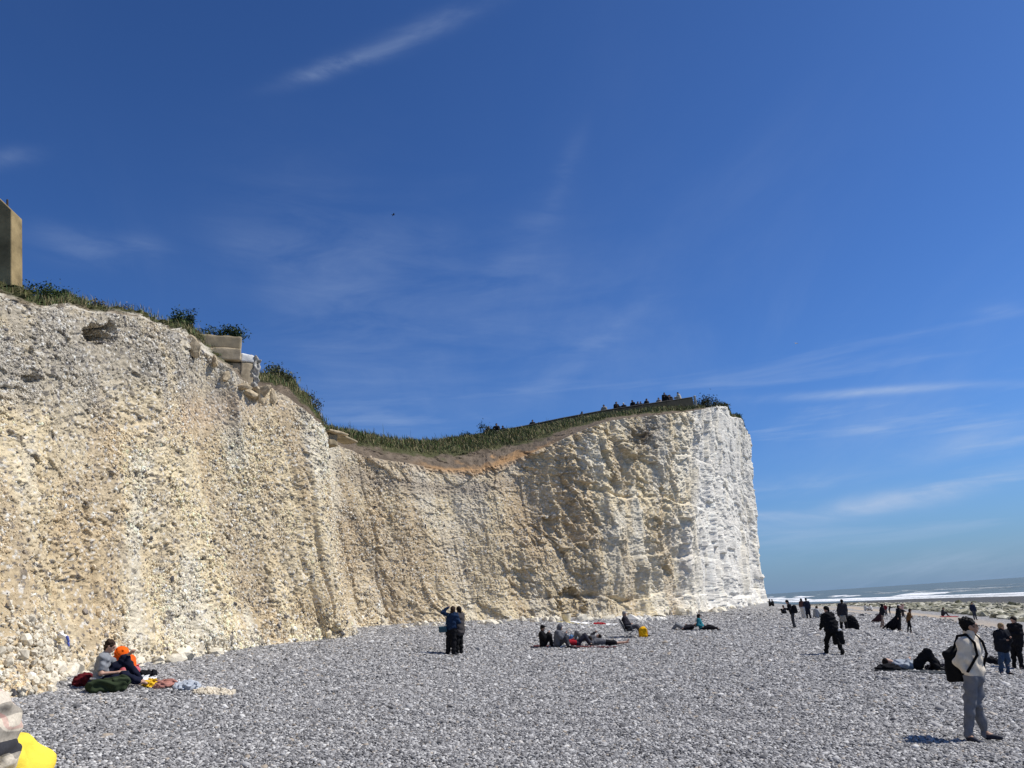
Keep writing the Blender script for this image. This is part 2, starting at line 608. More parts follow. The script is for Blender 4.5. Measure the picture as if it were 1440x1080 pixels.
    def blend(C0, col, m):
        return C0 * (1 - m[..., None]) + col * m[..., None]
    Cc = blend(Cc, tan, np.clip(0.95 * sm(0.49, 0.60, streak) + 0.35 * sm(.52, .7, fl), 0, 1) * (0.25 + 0.50 * (1 - flank)))
    Cc = blend(Cc, pale, sm(0.50, 0.64, fbm(A / 2.1 + 9, Z / 4.2, 105, 4)) * 0.85)
    # upper left: greyer, coarse drift
    up_l = sm(620, 520, py + 90 * (fbm(A / 2, Z / 2, 107, 3) - .5)) * sm(420, 330, px)
    Cc = blend(Cc, c3(.42, .37, .285), 1.0 * up_l * (.55 + .45 * sm(.35, .6, fbm(A / .9, Z / .7, 109, 3))))
    rubb = sm(.52, .6, fbm(A / 1.3 + .3 * Z, Z / 2.2, 108, 4)) * (0.30 * wr + 0.65 * up_l)
    Cc = blend(Cc, grey * .9, 0.6 * rubb)
    # brown washes on the recess and the headland
    for (sx, sy, rx, ry, an, col, m) in ((560, 770, 80, 55, .5, tan, .6), (770, 745, 50, 115, -.35, c3(.42, .31, .19), .6), (690, 745, 60, 90, 0, tan, .35),
                                         (820, 840, 55, 36, 0, c3(.36, .28, .17), .5), (905, 610, 28, 34, .4, c3(.17, .135, .095), .9), (300, 580, 110, 26, -.25, c3(.58, .42, .27), .5), (555, 790, 60, 95, .1, c3(.50, .40, .27), .4), (505, 760, 22, 140, 0, c3(.47, .37, .24), .55),
                                         (395, 700, 30, 120, 0, tan, .45), (120, 800, 130, 60, .1, tan, .2), (880, 790, 60, 50, 0, c3(.44, .37, .25), .4),
                                         (455, 850, 40, 40, 0, c3(.5, .38, .22), .6), (90, 690, 60, 110, -.2, tan, .28), (640, 800, 80, 60, 0, tan, .3)):
        ca, sa = math.cos(an), math.sin(an)
        qx, qy = (px - sx) * ca + (py - sy) * sa, (py - sy) * ca - (px - sx) * sa
        q = np.exp(-((qx / rx) ** 2 + (qy / ry) ** 2)) * (0.3 + 1.4 * fbm(A / 0.8, Z / 2.5, 111, 4))
        Cc = blend(Cc, col, np.clip(q * m, 0, 1))
    fcol = sm(930, 1030, px + 60 * (fbm(A / 2.5, Z / 5, 117, 4) - .5))
    Cc = blend(Cc, white, np.clip(fcol * 1.0 + 0.22 * sm(800, 960, px) * sm(.4, .6, fl), 0, .95))
    Cc = blend(Cc, pale, fcol * 0.5 * sm(.55, .7, fbm(A / 1.2, Z / 4, 113, 3)))
    # chips: single lumps that differ in colour
    Cc = Cc * (1 + ((r2 - .5) * .26 * wr + (r3 - .5) * .24 + (b3 - .5) * .18 * wc)[..., None])
    Cc = blend(Cc, flint, ((q2 > 0.95) & (e2 > .06)) * 0.6 * np.clip(wr + 0.1, 0, 1))
    Cc = blend(Cc, flint * 1.6, ((q3 > 0.94) & (e3 > .08)) * 0.75 * np.clip(wr + 0.1 - .6 * flank, 0, 1))
    Cc = blend(Cc, white * .95, (q3 < 0.10) * 0.75)
    # drift and soil above the recess: orange silt, then grey-brown topsoil
    mid_x = sm(455, 520, px) * sm(985, 900, px)
    hb = np.clip((V - 0.90) / 0.10, 0, 1) * (V <= 1)
    nb = fbm(A / 1.1, Z / 0.6, 121, 4)
    orange_m = mid_x * sm(.25, .95, hb + .5 * (nb - .5)) * (V <= 1.001) * sm(800, 720, px)
    Cc = blend(Cc, c3(.50, .40, .28), orange_m * .7)
    Cc = blend(Cc, rust * 1.15, mid_x * sm(800, 700, px) * sm(560, 640, px) * sm(.5, 1, hb + .4 * (nb - .5)) * .85)
    gband = mid_x * np.exp(-((V - .87) / .06) ** 2) * sm(760, 680, px)
    Cc = blend(Cc, c3(.37, .31, .24), gband * .7)
    bm = (V > 1.0).astype(np.float32)
    soil_c = soil * (0.55 + 0.9 * fbm(A / .5, Z / .5, 123, 3))[..., None]
    soil_c = blend(soil_c, rust * .9, sm(0.22, 0.05, bank + .55 * (nb - .5)) * mid_x * sm(800, 730, px) * sm(555, 640, px))
    grass_c = c3(.080, .082, .038)
    soil_c = blend(soil_c, grass_c, sm(.36, .52, bank + .5 * (nb - .5)))
    left_c = blend(np.zeros_like(Cc) + c3(.60, .55, .45), c3(.24, .19, .13), sm(.42, .62, fbm(A / .7, bank * 2 + Z, 125, 4)) * .85)
    left_c = blend(left_c, grass_c, sm(.30, .6, bank + .9 * (nb - .5)))
    lm = sm(360, 300, px)
    soil_c = soil_c * (1 - lm[..., None]) + left_c * lm[..., None]
    right_c = blend(np.zeros_like(Cc) + white, grass_c, sm(.45, .7, bank + .3 * (nb - .5)))
    rm = sm(985, 1000, px)
    soil_c = soil_c * (1 - rm[..., None]) + right_c * rm[..., None]
    Cc = Cc * (1 - bm[..., None]) + soil_c * bm[..., None]
    Cc = np.clip(Cc, 0.01, 0.86)
    Pf = P.reshape(-1, 3)
    Cf = Cc.reshape(-1, 3)
    nf = n1 * nc
    cm = cliff_mat()
    me = mesh_np('chalk_cliff', Pf[:nf], grid_faces(n1, nc), (cm,), True, {'albedo': Cf[:nf]})
    tag(obj('cliff', me), 'tall cream and white chalk cliff curving round the back of the beach', kind='structure')
    st = (n1 - 1) * nc
    me = mesh_np('cliff_bank', Pf[st:], grid_faces(n2 + 1, nc), (cm,), True, {'albedo': Cf[st:]})
    tag(obj('cliff_bank', me), 'soil and turf bank along the top of the chalk cliff', kind='structure')
    # land behind the crest
    back = np.stack([Cr + nrm * -q + np.array([0, 0, dz]) for q, dz in ((-0.02, -.01), (0.55, -0.1), (0.95, -.8), (8, -1.2), (45, -2.4))])
    dd = (P[-1] - (Cr + 0))
    back[0] = P[-1]
    me = mesh_np('clifftop', back.reshape(-1, 3), grid_faces(5, nc), (plain('turf', (.075, .09, .035), .95, .4, .8),))
    tag(obj('clifftop_ground', me), kind='structure')
    return dict(C=Cc, P=P, nc=nc, n1=n1, n2=n2, px=px, py=py, nrm=nrm, Cr=Cr, ts=ts, T=T)


def cliff_mat():
    m = bpy.data.materials.new('chalk_rock')
    m.use_nodes = True
    t = NT(m.node_tree)
    b = t.n['Principled BSDF']
    a = t.new('ShaderNodeAttribute', attribute_name='albedo')
    tcn = t.new('ShaderNodeTexCoord')
    n1 = t.noise(tcn.outputs['Object'], 7, 6, 0.7)
    n2 = t.noise(tcn.outputs['Object'], 38, 3, 0.6)
    f = t.math('ADD', t.maprange(n1, 0.25, 0.75, 0.80, 1.16), t.maprange(n2, .3, .7, -0.10, 0.10))
    col = t.mix(1.0, a.outputs['Color'], f, 'MULTIPLY')
    t.put(b.inputs['Base Color'], col)
    b.inputs['Roughness'].default_value = 0.95
    b.inputs['Specular IOR Level'].default_value = 0.12
    bn = t.new('ShaderNodeBump')
    bn.inputs['Strength'].default_value = 0.9
    bn.inputs['Distance'].default_value = 0.05
    t.put(bn.inputs['Height'], t.math('ADD', t.noise(tcn.outputs['Object'], 13, 7, 0.72), t.math('MULTIPLY', n2, 0.35)))
    t.put(b.inputs['Normal'], bn.outputs[0])
    return m


CL = build_cliff()


# ------------------------------------------------------------------ beach, sand, platform, sea
def pebble_nodes(t, tcn, big=1.0):
    v = t.new('ShaderNodeTexVoronoi', feature='F1')
    t.put(v.inputs['Vector'], tcn.outputs['Object'])
    v.inputs['Scale'].default_value = 17.0 / big
    v.inputs['Randomness'].default_value = 1.0
    return v


def beach_mat():
    m = bpy.data.materials.new('shingle')
    m.use_nodes = True
    t = NT(m.node_tree)
    b = t.n['Principled BSDF']
    tcn = t.new('ShaderNodeTexCoord')
    v = pebble_nodes(t, tcn)
    v2 = pebble_nodes(t, tcn, 3.2)
    sepc = t.new('ShaderNodeSeparateColor')
    t.put(sepc.inputs[0], v.outputs['Color'])
    sepc2 = t.new('ShaderNodeSeparateColor')
    t.put(sepc2.inputs[0], v2.outputs['Color'])
    st = [(0.0, (.085, .085, .088)), (.30, (.155, .152, .152)), (.58, (.24, .235, .23)), (.80, (.34, .333, .325)), (.94, (.50, .49, .47)), (1.0, (.66, .64, .61))]
    c1 = t.ramp(sepc.outputs[0], st)
    c2 = t.ramp(sepc2.outputs[0], st)
    col = t.mix(0.35, c1, c2)
    big = t.noise(tcn.outputs['Object'], 0.35, 4, 0.6)
    col = t.mix(t.maprange(big, .35, .65, 0, .35), col, (.27, .265, .26, 1))
    a = t.new('ShaderNodeAttribute', attribute_name='sand')
    sn = t.noise(tcn.outputs['Object'], 30, 3, 0.6)
    sandc = t.mix(t.maprange(sn, .3, .7), (.34, .27, .19, 1), (.47, .385, .28, 1))
    col = t.mix(a.outputs['Fac'], col, sandc)
    t.put(b.inputs['Base Color'], col)
    b.inputs['Roughness'].default_value = 0.8
    b.inputs['Specular IOR Level'].default_value = 0.3
    bn = t.new('ShaderNodeBump')
    bn.inputs['Distance'].default_value = 0.03
    t.put(bn.inputs['Strength'], t.maprange(a.outputs['Fac'], 0, 1, 1.0, 0.15))
    h = t.math('SUBTRACT', 1.0, v.outputs['Distance'])
    h = t.math('ADD', h, t.math('MULTIPLY', t.math('SUBTRACT', 1.0, v2.outputs['Distance']), 0.8))
    t.put(bn.inputs['Height'], h)
    t.put(b.inputs['Normal'], bn.outputs[0])
    return m


def polar(r0, r1, nr, a0, a1, na):
    r = np.geomspace(r0, r1, nr)[:, None]
    a = np.linspace(a0, a1, na)[None, :]
    return r * np.sin(a), r * np.cos(a)


def build_beach():
    ang = np.concatenate([np.linspace(-math.pi, -0.78, 60)[:-1], np.linspace(-0.78, 0.72, 620), np.linspace(0.72, math.pi, 70)[1:]])
    r = np.concatenate([[0.02], np.geomspace(0.6, 330, 330)])
    X = r[:, None] * np.sin(ang)[None]
    Y = r[:, None] * np.cos(ang)[None]
    Z = ground(X, Y)
    s = shore_s(X, Y)
    lump = fbm(X / .55, Y / .55, 15, 3) - .5
    Z = Z + 0.065 * lump * sm(26, 20, s) - 0.035 * sm(52, 40, np.hypot(X, Y)) * (Y > 3)
    # the shore platform is rough rock and weed
    plat = sm(25, 29, s)
    pf, pe, p0, p1 = facets(X.astype(np.float32), Y.astype(np.float32), 2.2, 2.2, 201, .6)
    Z = Z + plat * (0.22 * pf + 0.5 * (fbm(X / 6, Y / 6, 203, 3) - .5)) * sm(300, 150, r[:, None])
    Z = Z - 1.2 * sm(92, 108, s)
    sw = s + 5 * (fbm(X / 12 - 2, Y / 30, 207, 4) - .5)
    sand = np.clip(sm(12.0, 14.0, sw) * sm(17.5, 15.5, sw) + 0.85 * sm(18.5, 20, sw) * sm(23.5, 21.5, sw), 0, 1) * sm(30, 45, Y)
    sand = sand * (0.4 + 0.6 * sm(.3, .55, fbm(X / 5, Y / 12, 209, 3)))
    m1, m2 = beach_mat(), platform_mat()
    F = grid_faces(*X.shape)
    fm = (s.ravel()[F].mean(1) > 26.5)
    V = np.stack([X, Y, Z], -1).reshape(-1, 3)
    for nm, sel, mt, lab in (('pebble_beach', ~fm, m1, 'grey shingle beach with streaks of tan sand'), ('rock_platform', fm, m2, 'dark weed covered rock platform at the edge of the sea')):
        f = F[sel]
        u, inv = np.unique(f, return_inverse=True)
        me = mesh_np(nm, V[u], inv.reshape(-1, 4)[:, ::-1], (mt,), True, {'sand': sand.ravel()[u], 'shore': s.ravel()[u]})
        tag(obj(nm, me), lab, kind='structure')


def platform_mat():
    m = bpy.data.materials.new('weedy_rock')
    m.use_nodes = True
    t = NT(m.node_tree)
    b = t.n['Principled BSDF']
    tcn = t.new('ShaderNodeTexCoord')
    a = t.new('ShaderNodeAttribute', attribute_name='shore')
    n = t.noise(tcn.outputs['Object'], .5, 6, .7)
    green = t.ramp(n, [(.3, (.055, .05, .032)), (.5, (.14, .125, .08)), (.62, (.25, .225, .15)), (.75, (.38, .35, .26))])
    darkc = t.ramp(n, [(.3, (.02, .02, .017)), (.55, (.05, .046, .036)), (.75, (.10, .09, .07))])
    col = t.mix(t.maprange(t.math('ADD', a.outputs['Fac'], t.math('MULTIPLY', n, 16)), 46, 56), green, darkc)
    t.put(b.inputs['Base Color'], col)
    b.inputs['Roughness'].default_value = 0.7
    bn = t.new('ShaderNodeBump')
    bn.inputs['Distance'].default_value = 0.3
    t.put(bn.inputs['Height'], t.noise(tcn.outputs['Object'], 1.6, 5, .7))
    t.put(b.inputs['Normal'], bn.outputs[0])
    return m


def sea_mat():
    m = bpy.data.materials.new('sea_water')
    m.use_nodes = True
    t = NT(m.node_tree)
    b = t.n['Principled BSDF']
    tcn = t.new('ShaderNodeTexCoord')
    a = t.new('ShaderNodeAttribute', attribute_name='foam')
    mp_ = t.new('ShaderNodeMapping')
    t.put(mp_.inputs[0], tcn.outputs['Object'])
    mp_.inputs['Rotation'].default_value = (0, 0, R(14))
    mp_.inputs['Scale'].default_value = (1, .3, 1)
    n = t.noise(mp_.outputs[0], .028, 5, .6)
    col = t.mix(t.maprange(n, .3, .7), (.085, .115, .10, 1), (.16, .185, .155, 1))
    fn = t.noise(mp_.outputs[0], .9, 6, .7)
    ff = t.maprange(t.math('ADD', a.outputs['Fac'], t.math('MULTIPLY', t.math('SUBTRACT', fn, .5), 1.1)), .30, .66)
    wc = t.noise(mp_.outputs[0], .10, 6, .68)
    caps = t.maprange(wc, .705, .74)
    ff = t.math('MAXIMUM', ff, t.math('MULTIPLY', caps, .8))
    col = t.mix(ff, col, (.82, .83, .83, 1))
    t.put(b.inputs['Base Color'], col)
    t.put(b.inputs['Roughness'], t.maprange(ff, 0, 1, .35, .9))
    b.inputs['IOR'].default_value = 1.33
    b.inputs['Specular IOR Level'].default_value = .35
    bn = t.new('ShaderNodeBump')
    bn.inputs['Distance'].default_value = 1.2
    bn.inputs['Strength'].default_value = .8
    t.put(bn.inputs['Height'], t.math('ADD', t.noise(mp_.outputs[0], .22, 6, .65), t.math('MULTIPLY', ff, .25)))
    t.put(b.inputs['Normal'], bn.outputs[0])
    return m


def build_sea():
    ang = np.concatenate([np.linspace(-math.pi, .02, 40)[:-1], np.linspace(.02, .75, 520), np.linspace(.75, math.pi, 50)[1:]])
    r = np.concatenate([np.linspace(20, 60, 8)[:-1], np.geomspace(60, 900, 330), np.geomspace(950, 60000, 40)])
    X = r[:, None] * np.sin(ang)[None]
    Y = r[:, None] * np.cos(ang)[None]
    s = shore_s(X, Y)
    l = X * COAST[0] + Y * COAST[1]
    foam = np.zeros_like(X)
    Z = np.full_like(X, SEA_Z)
    fadew = sm(1500, 500, r)[:, None]
    for s0, hgt, wd, fo, wv, sd in ((91, .12, 5, .9, 5, 1), (104, .45, 6, 1.0, 9, 2), (131, .85, 6, .95, 20, 3), (165, .7, 6, .45, 22, 4), (205, .8, 8, .42, 30, 5), (260, .8, 10, .32, 40, 6)):
        c = s0 + wv * (fbm(l / 70, l * 0 + sd, 300 + sd, 3) - .5) * 1.6
        q = (s - c) / wd
        on = sm(.36, .60, fbm(l / 45 + sd * 7, l * 0, 310 + sd, 3)) if sd > 2 else .6 + .4 * fbm(l / 45, l * 0, 311, 2)
        Z = Z + hgt * np.exp(-q * q) * (0.35 + on) * fadew
        foam = np.maximum(foam, fo * on * np.exp(-np.where(q < 0, q / 1.5, q / .55) ** 2))
    foam = np.maximum(foam, .50 * sm(82, 87, s) * sm(110, 100, s))
    Z = Z + 0.28 * (fbm(s / 7, l / 22, 320, 4) - .5) * fadew
    me = mesh_np('sea', np.stack([X, Y, Z], -1).reshape(-1, 3), grid_faces(*X.shape)[:, ::-1], (sea_mat(),), True, {'foam': foam.ravel()})
    tag(obj('sea', me), 'grey-green sea with white surf and an open horizon', kind='structure')


build_beach()
build_sea()


# ------------------------------------------------------------------ shingle stones (uncountable): instanced on points
def stone_tree(mat, name, flat=False):
    ng = bpy.data.node_groups.new(name, 'GeometryNodeTree')
    ng.interface.new_socket('Geometry', in_out='INPUT', socket_type='NodeSocketGeometry')
    ng.interface.new_socket('Geometry', in_out='OUTPUT', socket_type='NodeSocketGeometry')
    n = ng.nodes
    l = ng.links
    gi, go = n.new('NodeGroupInput'), n.new('NodeGroupOutput')
    ico = n.new('GeometryNodeMeshIcoSphere')
    ico.inputs['Radius'].default_value = 1
    ico.inputs['Subdivisions'].default_value = 1 if flat else 2
    # knock the ball out of round
    nz = n.new('ShaderNodeTexNoise')
    nz.inputs['Scale'].default_value = 0.9
    nz.inputs['Detail'].default_value = 1
    sub = n.new('ShaderNodeVectorMath')
    sub.operation = 'SUBTRACT'
    l.new(nz.outputs['Color'], sub.inputs[0])
    sub.inputs[1].default_value = (.5, .5, .5)
    sc_ = n.new('ShaderNodeVectorMath')
    sc_.operation = 'SCALE'
    l.new(sub.outputs[0], sc_.inputs[0])
    sc_.inputs['Scale'].default_value = .9
    sp = n.new('GeometryNodeSetPosition')
    l.new(ico.outputs['Mesh'], sp.inputs['Geometry'])
    l.new(sc_.outputs[0], sp.inputs['Offset'])
    ss = n.new('GeometryNodeSetShadeSmooth')
    l.new(sp.outputs[0], ss.inputs[0])
    ss.inputs['Shade Smooth'].default_value = not flat
    smn = n.new('GeometryNodeSetMaterial')
    smn.inputs['Material'].default_value = mat
    l.new(ss.outputs[0], smn.inputs[0])
    ip = n.new('GeometryNodeInstanceOnPoints')
    l.new(gi.outputs[0], ip.inputs['Points'])
    l.new(smn.outputs[0], ip.inputs['Instance'])
    for nm, sock, ty in (('rot', 'Rotation', 'FLOAT_VECTOR'), ('scl', 'Scale', 'FLOAT_VECTOR')):
        na = n.new('GeometryNodeInputNamedAttribute')
        na.data_type = ty
        na.inputs['Name'].default_value = nm
        o = [q for q in na.outputs if q.enabled and q.name == 'Attribute'][0]
        if sock == 'Rotation':
            e2r = n.new('FunctionNodeEulerToRotation')
            l.new(o, e2r.inputs[0])
            o = e2r.outputs[0]
        l.new(o, ip.inputs[sock])
    l.new(ip.outputs[0], go.inputs[0])
    return ng


def stones_object(name, P, scl, rot, tone, mat, label, flat=False):
    me = bpy.data.meshes.new(name)
    me.vertices.add(len(P))
    me.vertices.foreach_set('co', np.ascontiguousarray(P, np.float32).ravel())
    for an, av in (('scl', scl), ('rot', rot)):
        a = me.attributes.new(an, 'FLOAT_VECTOR', 'POINT')
        a.data.foreach_set('vector', np.ascontiguousarray(av, np.float32).ravel())
    if tone.ndim == 2:
        a = me.attributes.new('tone', 'FLOAT_COLOR', 'POINT')
        a.data.foreach_set('color', np.hstack([tone, np.ones((len(tone), 1))]).astype(np.float32).ravel())
    else:
        a = me.attributes.new('tone', 'FLOAT', 'POINT')
        a.data.foreach_set('value', np.ascontiguousarray(tone, np.float32))
    o = obj(name, me)
    md = o.modifiers.new('stones', 'NODES')
    md.node_group = stone_tree(mat, name, flat)
    tag(o, label, kind='stuff')
    return o


def stone_mat(name, stops):
    m = bpy.data.materials.new(name)
    m.use_nodes = True
    t = NT(m.node_tree)
    b = t.n['Principled BSDF']
    a = t.new('ShaderNodeAttribute', attribute_name='tone')
    a.attribute_type = 'INSTANCER'
    c = t.ramp(a.outputs['Fac'], stops) if stops else a.outputs['Color']
    tcn = t.new('ShaderNodeTexCoord')
    n = t.noise(tcn.outputs['Object'], 2.2, 3, .6)
    t.put(b.inputs['Base Color'], t.mix(1.0, c, t.maprange(n, .3, .7, .78, 1.2), 'MULTIPLY'))
    b.inputs['Roughness'].default_value = .72
    b.inputs['Specular IOR Level'].default_value = .35
    return m


def build_pebbles():
    P = []
    S = []
    r = 3.2
    while r < 95:
        sp = 0.037 if r < 13 else 0.037 * (r / 13) ** 0.78
        a0, a1 = -0.80, 0.74
        n = int((a1 - a0) * r / sp)
        a = a0 + (np.arange(n) + RNG.rand(n) * .9) * (a1 - a0) / n
        rr = r + (RNG.rand(n) - .5) * sp * 1.3
        P.append(np.stack([rr * np.sin(a), rr * np.cos(a)], 1))
        S.append(np.full(n, sp))
        r += sp * 0.86
    P = np.vstack(P)
    S = np.concatenate(S)
    s = P[:, 0] * COAST[1] - P[:, 1] * COAST[0]
    bx = np.interp(P[:, 1], BW[:, 1], BW[:, 0])
    keep = (P[:, 0] > bx - .3) & (RNG.rand(len(s)) < sm(21, 12.5, s))
    # the camera's own feet stay clear of nothing: keep what lies ahead
    P, S = P[keep], S[keep]
    n = len(P)
    z = ground(P[:, 0], P[:, 1]) + 0.065 * (fbm(P[:, 0] / .55, P[:, 1] / .55, 15, 3) - .5)
    size = S * 0.50 * np.exp(RNG.randn(n) * .28)
    bigp = RNG.rand(n) < .012
    size = np.where(bigp, size * 1.8, size)
    scl = np.stack([size * (1 + .35 * RNG.rand(n)), size * (.85 + .3 * RNG.rand(n)), size * (.5 + .3 * RNG.rand(n))], 1)
    rot = np.stack([RNG.randn(n) * .38, RNG.randn(n) * .38, RNG.rand(n) * 6.28], 1)
    P3 = np.stack([P[:, 0], P[:, 1], z - .012 + RNG.rand(n) * S * .35], 1)
    tone = RNG.rand(n)
    mt = stone_mat('pebble_stone', [(0, (.092, .090, .091)), (.22, (.173, .169, .167)), (.50, (.277, .270, .264)), (.74, (.370, .361, .350)), (.89, (.485, .472, .452)), (.965, (.67, .655, .62)), (.985, (.37, .31, .24))])
    stones_object('shingle_pebbles', P3, scl, rot, tone, mt, 'grey, white and dark flint pebbles covering the near beach')


build_pebbles()


def build_rubble():
    """chips of chalk and flint that stand proud of the drift: far too many to count"""
    P, nc, n1 = CL['P'], CL['nc'], CL['n1']
    G = P[:n1]
    px = CL['px'][:n1]
    du = np.linalg.norm(np.diff(G, axis=1), axis=2)[:-1]
    dv = np.linalg.norm(np.diff(G, axis=0), axis=2)[:, :-1]
    area = du * dv
    pxc = px[:-1, :-1]
    Ac = G[:-1, :-1, 1] * .8
    Zc = G[:-1, :-1, 2]
    dens = (1 - sm(430, 800, pxc)) * (0.06 + 1.0 * sm(.42, .66, fbm(Ac / 1.4, Zc / 1.4, 401, 3))) + .02 * sm(640, 800, pxc) * sm(1000, 960, pxc)
    dist = G[:-1, :-1, 1]
    wgt = area * dens / np.maximum(dist, 14) ** 2.0 * (pxc > -120)
    N = 98000
    cum = np.cumsum(wgt.ravel())
    ix = np.searchsorted(cum, RNG.rand(N) * cum[-1])
    i, j = ix // (nc - 1), ix % (nc - 1)
    u, v = RNG.rand(N, 1), RNG.rand(N, 1)
    Q = (G[i, j] * (1 - u) + G[i, j + 1] * u) * (1 - v) + (G[i + 1, j] * (1 - u) + G[i + 1, j + 1] * u) * v
    dq = Q[:, 1]
    size = .0138 * np.maximum(dq / 15, .9) ** .8 * np.exp(RNG.randn(N) * .42)
    low = np.exp(-np.maximum(Q[:, 2] - ground(Q[:, 0], Q[:, 1]), 0) / .9)
    size = size * (1 + 1.1 * low * (RNG.rand(N) < .35))
    scl = np.stack([size * (1 + .6 * RNG.rand(N)), size * (.8 + .4 * RNG.rand(N)), size * (.6 + .4 * RNG.rand(N))], 1)
    rot = RNG.rand(N, 3) * 6.28
    Q = Q + CL['nrm'][j] * (size * .12)[:, None]
    base = CL['C'][i, j]
    tr = RNG.rand(N, 1)
    colr = base * (.86 + .58 * tr)
    q = RNG.rand(N, 1)
    colr = np.where(q < .045, np.array([[.085, .08, .08]]) * (1 + tr), colr)
    colr = np.where((q > .66) & (q < .80), colr * .5 + .5 * np.array([[.77, .70, .55]]), colr)
    colr = np.where(q > .97, np.array([[.81, .78, .69]]), colr)
    colr = np.clip(colr, .02, .85)
    mt = stone_mat('chalk_chip', None)
    stones_object('chalk_rubble', Q, scl, rot, colr, mt, 'chips of chalk and dark flint standing out of the left cliff face', flat=True)

    hgt = G[:-1, :-1, 2] - ground(G[:-1, :-1, 0], G[:-1, :-1, 1])
    lim = .25 + 1.0 * fbm(G[:-1, :-1, 1] / 2.2, hgt * 0, 411, 3) * sm(520, 420, pxc) + .9 * sm(150, 40, pxc)
    wg = area * (hgt > -.1) * sm(lim, lim * .3, hgt) * sm(850, 500, pxc) * (pxc > -120) / np.maximum(dist, 14)
    N = 5200
    cum = np.cumsum(wg.ravel())
    ix = np.searchsorted(cum, RNG.rand(N) * cum[-1])
    i, j = ix // (nc - 1), ix % (nc - 1)
    Q = G[i, j] + RNG.randn(N, 3) * [.03, .03, .03]
    size = .030 * np.exp(RNG.randn(N) * .5)
    scl = size[:, None] * np.stack([1 + .5 * RNG.rand(N), .8 + .4 * RNG.rand(N), .65 + .35 * RNG.rand(N)], 1)
    colr = np.array([[.70, .63, .49]]) * (.72 + .42 * RNG.rand(N, 1))
    stones_object('chalk_scree', Q + CL['nrm'][j] * (size * .5)[:, None], scl, RNG.rand(N, 3) * 6.28, np.clip(colr, 0, .84), mt, 'loose cream chalk scree banked along the foot of the near cliff', flat=True)


build_rubble()


# ------------------------------------------------------------------ signed-distance modeller (bodies, cloth, boulders)
def V3(*a):
    return np.array(a if len(a) == 3 else a[0], float)


def nrmv(v):
    v = np.asarray(v, float)
    return v / max(np.linalg.norm(v), 1e-9)


def lerp(a, b, t):
    return np.asarray(a) * (1 - t) + np.asarray(b) * t


